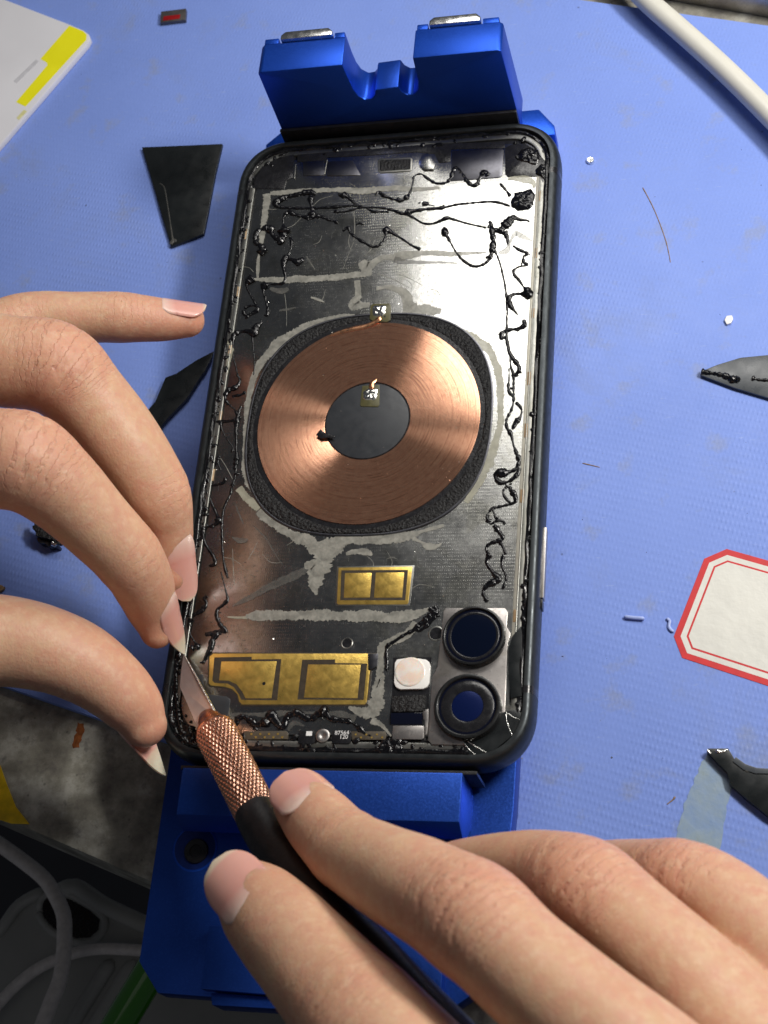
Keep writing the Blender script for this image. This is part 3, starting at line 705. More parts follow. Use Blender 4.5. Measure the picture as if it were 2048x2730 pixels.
sheet('torn_film', 'F', [(785,1562),(900,1545),(1010,1480),(1075,1400),(1085,1340),(1165,1312),(1230,1300),(1295,1330),(1290,1420),(1200,1540),(1080,1640),(960,1710),(860,1745),(800,1640)], 7.3, 7.62, M_shard, .1)
sheet('torn_film', 'F', [(1215,650),(1290,560),(1300,640),(1295,900),(1300,1180),(1200,1200),(1180,1000),(1180,760)], 7.2, 7.5, M_shard, .1)
# thin light cracks in the film
for pts in ([(770,1560,10),(820,1640,8),(930,1735,6)], [(790,1560,8),(880,1620,8),(1000,1690,5)], [(1165,1320,8),(1165,1400,6),(1215,1530,6)], [(1170,1330,12),(1230,1370,8),(1290,1390,4)]):
    string('F', pts, ph, 7.62, 'glass_splinter', M_silver, .5, .2)
# ---- black glue strings (x, y, width) per crop
GS = [
 ('B', [(0,635,12),(60,645,26),(110,620,20),(150,560,14),(170,480,14),(180,430,12),(240,410,14),(300,450,18),(370,490,16),(450,490,16),(500,455,22),(525,390,28),(548,355,22),(590,385,20),(640,460,22),(690,510,34),(735,500,26),(760,450,22),(800,400,50),(840,430,20)]),
 ('B', [(1030,605,16),(990,550,16),(940,495,14)]),
 ('B', [(1030,695,14),(940,665,18),(850,655,14),(700,665,14),(560,680,16),(420,710,20),(250,725,22),(110,750,34)]),
 ('B', [(110,760,20),(180,800,16),(260,845,14),(340,850,14),(410,825,24),(470,800,24),(540,815,16),(660,850,12),(820,885,12)]),
 ('B', [(250,675,26),(290,675,30),(320,685,8),(365,692,6)]),
 ('B', [(445,880,20),(455,935,50),(480,975,24),(510,1030,12),(550,1100,14),(610,1170,18),(700,1225,16),(780,1215,20),(840,1170,22),(870,1090,34),(880,1000,34),(870,920,40),(860,850,26),(840,830,10)]),
 ('B', [(880,900,22),(940,910,40),(1000,850,70),(1060,800,40),(1120,815,16),(1180,820,12),(1200,838,8)]),
 ('B', [(980,920,28),(1005,980,26),(1010,1040,14)]),
 ('B', [(890,1080,18),(930,1170,12),(960,1280,12),(985,1400,14),(1000,1530,16),(1005,1659,16)]),
 ('B', [(1055,1045,18),(1110,1080,20),(1185,1115,22),(1150,1140,14),(1150,1190,24),(1185,1215,12),(1110,1230,12),(1065,1260,18),(1065,1300,20),(1110,1350,18),(1150,1410,14),(1180,1440,60),(1190,1470,70),(1130,1470,24),(1060,1475,20),(1020,1510,34),(1030,1570,40),(1060,1610,24),(1100,1659,6)]),
 ('A', [(1330,600,12),(1360,565,20),(1400,600,24),(1493,635,18)]),
 ('A', [(800,590,30),(740,570,40),(640,590,30),(520,620,34),(450,665,50),(480,700,26),(600,712,18),(800,712,18),(1000,700,20),(1150,690,16),(1240,705,14)]),
 ('A', [(760,600,40),(760,660,30),(770,720,24),(760,790,40),(700,790,24),(620,770,20),(560,745,26),(520,790,18),(515,860,16),(520,930,60),(500,990,70),(430,960,24),(390,890,50),(330,900,34),(280,930,34),(265,1010,30),(320,1050,40),(330,1130,50)]),
 ('A', [(760,790,40),(840,785,22),(920,815,14),(1000,840,14)]),
 ('A', [(570,960,20),(590,1020,18),(570,1110,14),(530,1160,40),(515,1230,24),(535,1320,18),(510,1375,20),(440,1385,12),(380,1390,14),(350,1400,60),(340,1460,14),(370,1570,14),(375,1650,20)]),
 ('A', [(530,1160,30),(590,1165,20),(650,1190,50),(700,1150,16)]), ('A', [(1010,600,24),(1060,600,30),(1100,625,18),(1160,680,14),(1200,690,14)]),
 ('A', [(960,740,20),(1050,745,14),(1150,720,14),(1240,705,14),(1300,740,14),(1380,745,12),(1450,745,14)]), ('A', [(1240,705,14),(1380,710,14),(1480,730,18),(1570,760,26),(1620,750,30)]),
 ('A', [(1040,915,16),(1090,885,26),(1110,930,16),(1170,980,18),(1240,1020,16),(1310,1055,18),(1380,1030,20),(1420,970,18),(1425,905,44),(1470,925,20),(1560,980,16),(1659,1045,14),(1730,1075,20)]),
 ('A', [(1160,860,14),(1190,845,16),(1230,860,8)]), ('A', [(250,1325,60),(220,1350,80),(190,1390,20),(210,1450,14),(270,1560,16),(290,1600,24),(250,1640,20)]),
 ('O', [(1040,920,30),(1110,890,16),(1180,900,20),(1190,950,20),(1120,990,20),(1050,990,30),(1030,940,30)]),
 ('O', [(1230,1040,10),(1230,1080,24),(1170,1130,60),(1150,1190,70),(1060,1170,30),(960,1190,34),(920,1230,40),(915,1320,14),(915,1400,10),(925,1480,12),(950,1570,10),(965,1640,14)]),
 ('O', [(1130,1220,18),(1140,1340,12),(1150,1450,12),(1155,1560,12),(1145,1659,12)]), ('O', [(1270,760,14),(1290,860,14),(1310,950,24),(1280,1010,20)]),
 ('N', [(1120,0,20),(1150,50,24),(1150,110,30),(1090,180,50),(990,220,60),(945,280,50),(940,350,30),(980,410,24),(1080,510,16),(1130,600,40),(1170,640,40)]),
 ('N', [(1040,310,20),(1170,290,26),(1240,240,20)]), ('N', [(1180,450,24),(1140,560,30),(1110,680,60),(1100,800,40),(1105,950,30),(1105,1100,24),(1110,1220,60),(1090,1350,40),(1095,1450,20),(1060,1600,20),(1040,1659,20)]),
 ('N', [(1090,660,30),(980,680,26),(880,690,30),(880,760,30),(920,860,16),(990,970,14),(1050,1050,16),(1070,1130,24)]), ('N', [(840,1220,50),(830,1280,30),(880,1400,14)]),
 ('N', [(700,1640,20),(800,1620,24),(900,1590,34),(940,1540,40),(930,1510,40)]),
 ('E', [(350,60,12),(385,150,14),(420,230,16),(435,290,36),(400,330,20),(330,350,20),(300,370,30),(300,430,20),(330,510,14),(370,570,20),(400,620,26),(410,670,26),(380,690,22),(355,688,10)]),
 ('E', [(555,0,16),(540,70,14),(495,160,14),(470,280,16),(470,400,14),(475,560,12),(490,680,14),(520,800,14)]),
 ('E', [(460,745,8),(480,820,8),(500,900,8),(520,990,20),(490,1030,20),(430,1080,20),(425,1150,26),(460,1220,36),(500,1270,34),(450,1270,30),(380,1290,34),(320,1300,30)]),
 ('E', [(440,1280,26),(390,1340,40),(370,1420,36),(330,1500,26),(295,1560,20)]), ('E', [(335,960,26),(310,985,16),(330,1010,20),(320,1060,22),(270,1100,22),(210,1130,30)]),
 ('E', [(200,1160,50),(175,1220,20),(190,1300,10),(240,1380,14),(250,1400,50),(200,1420,40)]), ('E', [(340,20,10),(290,300,10),(250,700,8),(200,1000,10),(170,1150,24)]),
 ('D', [(1000,0,14),(1000,120,14),(1000,220,20),(1020,320,20),(1060,390,26),(1100,440,30),(1110,490,26),(1070,530,20)]), ('D', [(1150,40,20),(1155,90,34),(1100,120,22),(1020,130,20),(960,160,30),(950,210,24),(1000,180,12)]),
 ('D', [(1010,230,14),(1030,350,12),(1035,450,14),(1060,530,20),(1060,640,16),(1060,760,16),(1040,840,18),(1000,920,18),(1000,990,18),(1040,1060,18),(1060,1150,16),(1090,1230,24),(1110,1290,26),(1080,1360,26),(1010,1390,34),(930,1400,60),(900,1430,30),(940,1480,24),(1020,1470,20),(1090,1410,34),(1120,1350,16)]),
 ('S', [(1306,1478,10),(1298,1500,7),(1316,1528,8),(1330,1545,14),(1300,1560,9),(1288,1580,6),(1300,1604,10)]), ('S', [(1344,1478,9),(1338,1505,6),(1350,1540,5),(1340,1570,8)]),
 ('D', [(1080,770,18),(1130,830,16),(1120,900,16),(1080,950,34),(1050,1010,14)]), ('D', [(1020,470,10),(1020,560,10),(1015,660,26),(1050,720,12)]),
 ('K', [(540,1060,20),(610,1130,26),(680,1220,50),(690,1300,36),(640,1340,30),(560,1360,26),(450,1390,26),(350,1410,24),(310,1450,24),(270,1530,24),(290,1600,30),(330,1640,24),(400,1600,30),(460,1590,30),(540,1620,20)]),
 ('K', [(520,1120,20),(510,1200,20),(560,1280,20),(620,1330,20)]), ('K', [(350,1430,20),(380,1500,24),(400,1570,24)]),
 ('K', [(370,1660,50),(450,1760,50),(500,1840,50),(450,1890,50),(340,1920,40),(270,1970,36),(260,2040,24),(310,2090,30)]), ('K', [(480,1920,30),(510,2000,26),(550,2090,26)]),
 ('G', [(530,700,24),(580,720,26),(600,680,30),(640,665,24),(690,700,40),(730,720,30),(790,700,50),(820,660,60),(850,690,40),(900,740,30),(930,670,30),(960,650,36),(1010,640,36),(1050,670,36),(1100,680,26),(1140,650,34),(1190,640,44),(1230,680,26),(1300,690,24),(1360,700,20),(1420,740,20),(1480,790,16),(1560,800,10),(1620,800,10)]),
 ('F', [(520,390,40),(545,430,40),(490,470,50),(430,520,40),(380,560,36),(340,600,30),(260,640,26),(170,700,26),(110,740,24),(100,800,24),(105,880,24),(100,950,30)]), ('F', [(75,960,8),(50,1020,8),(15,1110,10)]),
 ('F', [(480,400,30),(530,470,30),(400,600,20),(370,560,20)]), ('G', [(185,240,26),(178,300,34),(172,420,30),(180,560,34),(196,700,36),(222,800,34),(270,870,24)]),
]
for c, pts in GS: string(c, pts, ph)
blob('glue_lump', XY('B', [(1035,650),(1075,570),(1140,562),(1210,540),(1250,590),(1240,680),(1190,725),(1100,740),(1040,700)], 7.1), 7.05, .45, M_glue, ph, 1)
blob('glue_lump', XY('B', [(1070,260),(1130,190),(1200,180),(1280,200),(1290,300),(1260,335),(1160,310),(1090,290)], 7.2), 7.15, .6, M_glue, ph, 5)
blob('glue_lump', XY('B', [(1255,370),(1300,320),(1350,340),(1345,470),(1300,440),(1260,410)], 7.2), 7.15, .6, M_glue, ph, 8)
blob('glue_lump', XY('G', [(160,880),(150,760),(190,700),(280,720),(310,800),(300,880),(240,930)], 7.2), 7.0, .45, M_glue, ph, 11)
blob('glue_lump', XY('F', [(10,1640),(60,1560),(150,1540),(240,1540),(250,1660),(180,1720),(60,1730)], 7.2), 7.05, .4, M_glue, ph, 14)
def lumps(name, spots, mat, parent=ph):
    bm = bmesh.new()
    for x, y, z, r in spots:
        g = bmesh.ops.create_icosphere(bm, subdivisions=2, radius=1)['verts']
        a = random.random() * 3.14; ex = random.uniform(.8, 2.0); ca, sa = math.cos(a), math.sin(a)
        for v in g:
            p = v.co * (1 + .45 * noise.noise(v.co * 1.7 + Vector((x, y, r)))); px_, py_ = p.x * r * ex, p.y * r
            v.co = (x + px_ * ca - py_ * sa, y + px_ * sa + py_ * ca, z + p.z * r * .55)
    vs = [tuple(v.co) for v in bm.verts]; bm.verts.index_update(); fs = [tuple(v.index for v in f.verts) for f in bm.faces]; bm.free()
    o = mesh(name, vs, fs, mat, parent, True, ang=80); o['kind'] = 'stuff'; return o
def border_point():
    t = random.random(); ins = random.uniform(2.3, 4.2)
    if t < .36: return -(HX - ins), random.uniform(-68, 66)
    if t < .50: return HX - random.uniform(2.3, 3.4), random.uniform(-64, 62)
    if t < .78: return random.uniform(-31, 31), -(HY - random.uniform(2.4, 5.4))
    if t < .90: return random.uniform(-31, 31), HY - random.uniform(2.4, 5.0)
    a = random.uniform(0, 1.57); k = random.choice(((-1, 1), (-1, -1), (1, 1), (-1, -1))); r = RC - random.uniform(2.4, 6)
    return k[0] * (HX - RC + r * math.cos(a)), k[1] * (HY - RC + r * math.sin(a))
lumps('border_glue', [(*border_point(), 7.1, random.uniform(.18, .62)) for _ in range(330)], M_glue)
lumps('glue_beads', [(*P(*px(c, x + random.uniform(-25, 25), y + random.uniform(-25, 25)), 7.1).to_2d(), 7.08, random.uniform(.12, .4)) for c, pts in GS for x, y, w in pts if w >= 20 and random.random() < .6], M_glue)
# white glass grit all over the phone back
sp = []
for c, x, y, r in [('A',838,875,.28),('A',797,1040,.26),('A',870,1080,.22),('A',685,1055,.2),('A',730,1120,.16),('A',1160,1025,.2),('A',975,1125,.14),('A',1160,1115,.16),('A',1110,1550,.16),('A',760,1560,.16),('A',655,1165,.22),
                   ('E',918,1335,.3),('E',380,325,.22),('E',445,380,.2),('E',310,355,.2),('N',920,1168,.22),('N',800,1385,.3),('N',790,1350,.2),('N',880,1380,.2),('C',1090,1325,.2),('C',870,535,.18),('C',950,155,.22),
                   ('D',435,1362,.2),('D',490,1385,.16),('D',495,1470,.3),('D',550,1440,.16),('B',810,215,.2),('G',835,130,.2),('F',1225,875,.24),('F',1075,1330,.2),('F',900,1555,.2),('M',340,760,.2),('M',870,580,.35)]:
    p = P(*px(c, x, y), 7.3); z = 7.05 if (p.x - CX) ** 2 + (p.y - CY) ** 2 > 700 else 7.47
    sp.append((p.x, p.y, z, r))
for i in range(150):
    x, y = random.uniform(-32, 32), random.uniform(-70, 70); d = math.hypot(x - CX, y - CY)
    z = 7.4 if d < 9 else 7.47 if d < 24 else 7.3 if d < 27 else 7.06
    if x > 17 and y < -42: continue
    sp.append((x, y, z, random.uniform(.06, .17)))
for i in range(60):                        # along the groove
    s_ = random.choice((-1, 1)); sp.append((s_ * (HX - random.uniform(2.4, 3.4)), random.uniform(-64, 64), 7.45, random.uniform(.06, .15)))
crumbs('glass_grit', sp, M_silver, ph)
# scratches
for c, pts in [('A',[(1140,740,4),(1148,900,4),(1140,1000,3)]), ('A',[(1140,1010,3),(1090,1130,3),(1040,1260,3)]), ('A',[(720,1140,4),(795,1255,4)]), ('A',[(1350,1290,5),(1500,1350,4),(1659,1430,3)]), ('B',[(30,1290,4),(150,1340,4),(260,1400,3)]),
               ('B',[(0,1330,4),(120,1420,3)]), ('A',[(1560,1020,4),(1659,1055,3)]), ('E',[(565,540,4),(570,700,5),(580,860,3)]), ('O',[(1490,760,5),(1510,950,4),(1510,1120,3)]), ('E',[(395,960,4),(415,1000,4)]), ('N',[(870,1220,8),(950,1340,8),(1050,1530,8)])]:
    string(c, pts, ph, 7.05, 'scratch', M_res, .3, .1)
for i in range(46):
    x, y = random.uniform(-31, 31), random.choice((random.uniform(28, 62), random.uniform(-40, -27), random.uniform(28, 62))); a = random.uniform(0, 3.14); L = random.uniform(1, 6); b = a + random.uniform(-.5, .5)
    sweep('scratch', [(x, y, 7.05, .035), (x + L * .5 * math.cos(a), y + L * .5 * math.sin(a), 7.05, .05), (x + L * math.cos(b), y + L * math.sin(b), 7.05, .03)], M_res, ph, 6, .4, .5)
for c, x0, y0, x1, y1 in (('A',905,280,880,415),('A',625,320,615,450)):
    string(c, [(x0, y0, 12), (x1, y1, 12)], ph, 7.2, 'bent_tab', M_ledge, .6, .1)
# button and black debris on coil
box('side_button', 37.6, 38.35, P(1453,1600,4).y, P(1450,1412,4).y, 3.0, 5.2, M_steel2, ph, .15)
box('side_button', 37.6, 38.2, P(1445,1622,4).y - .4, P(1449,1604,4).y, 3.0, 5.2, M_black, ph, .15)
# ================================================================== SMALL THINGS ON THE PHONE
o = prism('film_scrap', jag(XY('C', [(805,1060),(845,1010),(880,1040),(915,1050),(970,1072),(965,1090),(900,1085),(850,1092)], 8.1), .2, .08, 3), 7.95, 8.15, M_black, None, .03)
tag(o, 'tiny torn black scrap lying on the copper coil beside its dark core', 'scrap')

# ================================================================== THINGS ON THE MAT
ZM = -10.0
def shard(pts, label, mat=M_shard, th=.9, z0=ZM + .02, name='glass_shard', bev=.12, c='S'):
    return tag(prism(name, XY(c, pts, z0 + th), z0, z0 + th, mat, None, bev), label, 'glass shard', 'broken back glass pieces around the phone')
s1 = shard([(378,392),(480,388),(593,383),(583,425),(574,463),(556,560),(543,623),(500,641),(457,657),(433,580),(414,512)], 'long black trapezium of broken glass, tapering downward, above the pointing finger')
s2 = shard([(572,935),(545,991),(537,1000),(499,1061),(446,1116),(380,1200),(330,1180),(380,1110),(414,1070),(441,1006),(469,996),(525,959)], 'slanted black glass piece sticking out from behind the bent finger', z0=ZM+.6)
s3 = shard([(1867,999),(1876,987),(1913,972),(1975,953),(2048,946),(2200,960),(2230,1110),(2048,1060),(1960,1034)], 'grey pointed glass piece with black glue crust along its lower edge', M_shard2)
s4 = shard([(1884,2002),(1889,1995),(1942,1995),(1958,2022),(1983,2043),(2016,2054),(2048,2055),(2120,2050),(2180,2000),(2240,2010),(2260,2200),(2160,2240),(2048,2176),(1990,2130),(1947,2092),(1938,2058),(1910,2030)], 'thick black glass piece with a round lens cut-out in its edge', th=1.6)
prism('edge_bevel', XY('S', [(1962,2018),(1988,2037),(2018,2047),(2048,2049),(2118,2044),(2120,2056),(2048,2063),(2014,2062),(1982,2052),(1954,2030)], ZM+1.8), ZM + 1.5, ZM + 1.85, M_shard2, s4, .08)
string('S', [(462,648,6),(455,600,3),(446,540,3),(438,500,3),(425,488,3)], s1, ZM + .9, 'crack_line', M_resd, .4, .1)
string('S', [(455,652,10),(464,640,10),(470,645,6)], s1, ZM + .9, 'glue_trace', M_resd, .4, .4)
string('S', [(1870,990,12),(1890,994,14),(1910,997,12),(1935,1003,16),(1955,1012,18),(1975,1010,8)], s3, ZM + .92, 'glue_crust', M_glue, .6, .6)
string('S', [(2005,1008,14),(2025,1013,8),(2048,1014,12),(2090,1020,12)], s3, ZM + .92, 'glue_crust', M_glue, .6, .6)
string('S', [(1886,2000,7),(1896,2010,5)], s4, ZM + 1.6, 'chipped_edge', M_silver, .5, .4); string('S', [(1905,2003,8),(1925,2004,7),(1940,1999,6)], s4, ZM + 1.6, 'chipped_edge', M_silver, .5, .5)
string('S', [(1975,2035,7),(1985,2050,8),(1998,2058,5)], s4, ZM + 1.6, 'glue_trace', M_resd, .5, .5)
cl = XY('S', [(96,1390),(104,1398),(120,1408),(150,1420),(175,1452),(160,1458),(142,1447),(124,1440),(106,1437),(100,1425),(93,1412),(98,1404)], -8)
o = prism('glass_shard', jag(cl, .5, .3, 2), ZM + 2.2, ZM + 3.4, M_ferrite, None, .15)
tag(o, 'small crumbling black piece with ragged edges just below the bent finger', 'glass shard', 'broken back glass pieces around the phone')
prism('side_wall', jag(XY('S', [(104,1437),(124,1440),(142,1447),(160,1458),(158,1464),(140,1462),(106,1450)], -9), .5, .2, 2), ZM + .02, ZM + 2.3, M_black, o, .1)
blob('solder_bead', XY('S', [(140,1446),(150,1444),(160,1450),(158,1456),(148,1462),(140,1458)], -8), ZM + 2.6, .5, M_silver, o, 3)
o = prism('plastic_crumb', XY('S', [(-14,1560),(2,1562),(10,1564),(16,1568),(12,1575),(4,1580),(-10,1582)], ZM), ZM + .02, ZM + .8, M_brown, None, .1); tag(o, 'brown crumb on the mat above the left thumb', 'crumb')
# white phone card / box
bx = root('paper_box', P(100, 150, -7), 'white card with a bold yellow angled stripe near its corner', 'card')
zb = -8.2
M_card = simple('white_card', (.62, .62, .66), .45, 0, .04, .05, .05, 1, .0001)
M_yel = simple('yellow_print', (.80, .76, .010), .45, 0, .05, .1)
prism('card_body', XY('S', [(-260,-80),(12,-2),(179,62),(222,80),(236,90),(240,102),(233,116),(0,386),(-120,520),(-400,300)], zb), -9.95, zb, M_card, bx, .35)
prism('yellow_stripe', XY('S', [(185,68),(222,83),(231,92),(230,106),(68,284),(43,272),(127,173),(124,166),(108,157)], zb), zb - .05, zb + .03, M_yel, bx, 0)
prism('faint_stripe', XY('S', [(64,292),(72,297),(50,320),(44,314)], zb), zb - .05, zb + .03, simple('pale_yellow_print', (.62, .60, .30), .5), bx, 0)
prism('grey_print', XY('S', [(96,158),(104,164),(44,222),(36,216)], zb), zb - .05, zb + .025, simple('pale_grey_print', (.52, .52, .56), .5), bx, 0)
# red/black chip
ch = root('small_component', P(461, 43, ZM), 'tiny dark metal component with a red window near the card', 'component')
prism('metal_shell', XY('S', [(429,30),(496,22),(494,52),(427,60)], ZM + 1.2), ZM + .02, ZM + 1.2, simple('grey_shell', (.12, .11, .11), .35, .6), ch, .15)
prism('red_window', XY('S', [(436,43),(481,38),(479,49),(434,55)], ZM + 1.25), ZM + 1.1, ZM + 1.27, simple('red_window', (.25, .008, .01), .2), ch, .04)
# screw, chips, slivers
p = P(1575, 430, ZM)
o = lathe('tiny_screw', p, [(.9, ZM + .02), (.9, ZM + .5), (.75, ZM + .7), (.3, ZM + .68), (.28, ZM + .4), (.01, ZM + .4)], M_silver, None, 24); tag(o, 'tiny silver screw alone on the mat right of the phone', 'screw')
o = prism('ceramic_chip', XY('S', [(1932,853),(1938,842),(1952,841),(1955,850),(1949,861),(1938,865)], ZM + .5), ZM + .02, ZM + .6, M_white, None, .1); tag(o, 'small bright white chip on the mat above the grey glass piece', 'chip')
M_sliv = simple('pale_blue_sliver', (.32, .40, .72), .35)
o = sweep('plastic_sliver', [(*P(x, y, ZM + .45), .42) for x, y in ((1664,1644),(1690,1647),(1719,1649))], M_sliv, None, 10, 1, .5); tag(o, 'straight pale blue sliver lying left of the red bordered label', 'sliver')
o = sweep('plastic_sliver', [(*P(x, y, ZM + .3), .33) for x, y in ((1777,1648),(1786,1655),(1784,1668),(1788,1678),(1797,1684))], M_sliv, None, 10, .7, .4); tag(o, 'curled pale sliver touching the left corner of the red bordered label', 'sliver')
# label sticker
lb = root('label_sticker', P(1930, 1640, ZM), 'blank cream label with a double red border and cut corners', 'label')
def inset_poly(pl, d):
    out = []; n = len(pl)
    ar = sum(pl[i][0] * pl[(i + 1) % n][1] - pl[(i + 1) % n][0] * pl[i][1] for i in range(n)); sg = 1 if ar > 0 else -1
    for i in range(n):
        a = Vector(pl[i - 1]); b = Vector(pl[i]); c = Vector(pl[(i + 1) % n])
        n1 = Vector((-(b - a).y, (b - a).x)).normalized() * sg; n2 = Vector((-(c - b).y, (c - b).x)).normalized() * sg
        k = d / max(.3, 1 + n1.dot(n2)); out.append(tuple(b + (n1 + n2) * k))
    return out
A_ = P(1938, 1464, ZM).to_2d(); B_ = P(1878, 1490, ZM).to_2d(); C_ = P(1797, 1697, ZM).to_2d(); D_ = P(1819, 1754, ZM).to_2d()
R1 = P(2048, 1495, ZM).to_2d(); R2 = P(2048, 1829, ZM).to_2d()
dA = (R1 - A_).normalized(); dD = (R2 - D_).normalized()
E_ = A_ + dA * 42; F_ = D_ + dD * 42; mid = (E_ - F_)
G1 = E_ + dA * 2.5 - mid.normalized() * 5; G2 = F_ + dD * 2.5 + mid.normalized() * 5
lp = [tuple(v) for v in (B_, A_, E_, G1, G2, F_, D_, C_)]
M_red = simple('red_label_print', (.52, .018, .022), .5, 0, .1, .5)
m = NT('cream_label_paper'); nn_ = m.noise(.08 * K_, 5, .6)
m.B(Base_Color=m.ramp(nn_, (.35, (.60, .60, .56)), (.7, (.66, .66, .61))), Roughness=.45, Normal=m.bump(m.noise(.15 * K_, 4), .5, .0006)); M_paper = m.m
prism('label_sheet', lp, ZM + .01, ZM + .10, M_red, lb, 0)
prism('white_band', inset_poly(lp, 1.25), ZM + .05, ZM + .114, M_paper, lb, 0)
prism('red_line', inset_poly(lp, 2.35), ZM + .05, ZM + .128, M_red, lb, 0)
prism('label_face', inset_poly(lp, 2.75), ZM + .05, ZM + .142, M_paper, lb, 0)
# tape residue
m = NT('dried_tape'); tn = m.noise(.13 * K_, 5, .65)
m.B(Base_Color=m.ramp(tn, (.35, (.20, .30, .50)), (.6, (.27, .35, .42)), (.75, (.24, .27, .22))), Roughness=.4, Alpha=.86, Normal=m.bump(m.noise(.4 * K_, 4), .5, .0003)); M_tape = m.m
o = prism('tape_strip', jag(XY('S', [(1872,2030),(1886,2012),(1925,2045),(1949,2072),(1952,2100),(1940,2150),(1916,2290),(1890,2420),(1760,2420),(1800,2240),(1826,2141)], ZM), .8, .25, 7), ZM + .01, ZM + .09, M_tape, None, 0)
tag(o, 'cloudy grey green strip of old tape stuck on the mat under the lens cut-out piece', 'tape strip')
# loose glass crumbs on the mat
sp = []
for i in range(170):
    x, y = random.uniform(-110, 90), random.uniform(-85, 118)
    if y < ME(x) + 3 or (abs(x) < 42 and y > -120): continue
    if y > MT(x) - 3: continue
    sp.append((x, y, ZM, random.choice((.07, .09, .1, .13, .18))))
for q in [(1245,2030),(1390,2022),(1500,1750),(1630,2020)]: 
    p = P(*q, ZM); sp.append((p.x, p.y, ZM, .3))
half = len(sp) // 2
crumbs('dark_crumbs', sp[:half], M_black, None, 'scattered dark specks of grit over the blue mat', 'grit')
crumbs('glass_dust', sp[half:], M_silver, None, 'scattered bright glass specks over the blue mat', 'glass dust')
# hairs and fine dark fibres on the mat
for pts, lab in (([(1714,500,3),(1745,560,2.5),(1775,640,2.5),(1788,700,2)], 'long fine dark hair right of the phone, curving down the mat'), ([(1553,1235,3),(1575,1240,3),(1600,1246,2)], 'short brown fibre on the mat right of the copper coil'),
                 ([(1778,2145,3),(1795,2132,4),(1800,2124,6)], 'short dark fibre left of the old tape strip')):
    tag(string('S', pts, None, ZM, 'fibre', M_brown, .8, .2), lab, 'fibre')
# white cable across the top right corner
cbp = [(1200,-420),(1440,-260),(1600,-125),(1724,0),(1816,81),(1924,178),(2048,300),(2170,430),(2300,590),(2420,800),(2560,1150),(2760,1500)]
o = sweep('power_cable', [(*P(x, y, -5.5), 2.62) for x, y in cbp], M_wcable, None, 20, 1, 2); tag(o, 'thick white cable crossing the top right corner of the mat', 'cable')
# metal bar at the top right
a = P(1790, -30, -8); b = P(2048, 14, -8); d = (b - a).normalized(); nrm = Vector((-d.y, d.x, 0))
b = a + d * 95; a = a - d * 20
tb = root('metal_tray', (a + b) / 2, 'dark metal tray edge on the desk beyond the far mat corner', 'tray')
for nm, o0, o1, z0, z1, mm in (('tray_rim', 0, 2.2, -12.1, -5.5, M_steel2), ('tray_floor', 2.25, 42, -12.1, -8.5, M_shard), ('tray_rim', 42.1, 44, -12.1, -5.5, M_steel2)):
    prism(nm, [(a + nrm * o0).to_2d(), (b + nrm * o0).to_2d(), (b + nrm * o1).to_2d(), (a + nrm * o1).to_2d()], z0, z1, mm, tb, .3)
# stain and yellow tape on the desk front
o = prism('orange_stain', jag(XY('S', [(207,1925),(222,1928),(226,1950),(215,1975),(208,1992),(194,1996),(196,1975),(203,1955)], -12.1), .6, .3, 1), -12.19, -12.12, simple('burnt_resin', (.22, .07, .02), .4, 0, .5, .8), None, 0)
tag(o, 'burnt orange resin drip on the dark desk strip below the mat', 'resin drip')
o = prism('yellow_tape', XY('S', [(-80,2010),(0,2040),(18,2091),(42,2151),(78,2197),(30,2196),(-80,2160)], -11.9), -12.19, -11.9, simple('yellow_tape', (.62, .42, .01), .35, 0, .3, .3), None, .03)
tag(o, 'yellow tape stuck to the desk edge below the left thumb', 'tape')

# ================================================================== BELOW THE DESK (dim)
ZT = -118
M_tray = simple('grey_plastic_case', (.40, .40, .38), .45, 0, .1, .05, .1, .3, .0003)
tr = root('storage_case', P(150, 2560, ZT), 'dim grey plastic case with an oval hole under the desk edge', 'case')
prism('case_shell', XY('S', [(-300,2620),(0,2470),(70,2395),(110,2350),(180,2350),(300,2410),(400,2460),(900,2760),(900,3000),(-300,3000)], ZT), ZT - 70, ZT, M_tray, tr, 3)
prism('grip_hole', XY('S', [(112,2420),(122,2395),(150,2388),(190,2400),(240,2428),(266,2452),(262,2480),(240,2500),(205,2502),(150,2478),(120,2450)], ZT), ZT - .5, ZT + .25, M_black, tr, 0)
sweep('hole_rim', [(*P(x, y, ZT), 1.1) for x, y in ((104,2430),(112,2396),(150,2376),(200,2390),(250,2420),(280,2450),(272,2490),(240,2512),(200,2512),(140,2484),(110,2450),(104,2430))], M_tray, tr, 10, .8, 1.5)
sweep('raised_rib', [(*P(x, y, ZT), 1.8) for x, y in ((-40,2500),(0,2480),(40,2425),(70,2400),(120,2375))], M_tray, tr, 10, .8, 2)
sweep('raised_rib', [(*P(x, y, ZT), 2.4) for x, y in ((150,2380),(200,2365),(270,2410),(330,2440),(420,2480))], M_tray, tr, 10, .7, 2)
for dx in (0, 60, 120): sweep('raised_rib', [(*P(x + dx, y, ZT), 2.2) for x, y in ((300,2560),(250,2640),(190,2740),(150,2850))], M_tray, tr, 10, .7, 3)
for pts, r, z, lab in (([(-60,2210),(6,2256),(60,2295),(115,2340),(145,2383),(169,2437),(172,2491),(169,2551),(160,2612),(136,2672),(110,2740),(60,2860)], 1.75, -100, 'grey cable looping down the dark corner below the desk, the thicker one'),
                       ([(520,2550),(400,2537),(359,2533),(271,2530),(196,2542),(120,2572),(60,2612),(0,2672),(-60,2750)], 1.35, -112, 'thinner grey cable lying across the dim plastic case')):
    o = sweep('loose_cable', [(*P(x, y, z), r * 1.15) for x, y in pts], simple('dull_white_cable', (.74, .69, .66), .5), None, 16, 1, 2); tag(o, lab, 'cable', 'cables hanging below the desk')
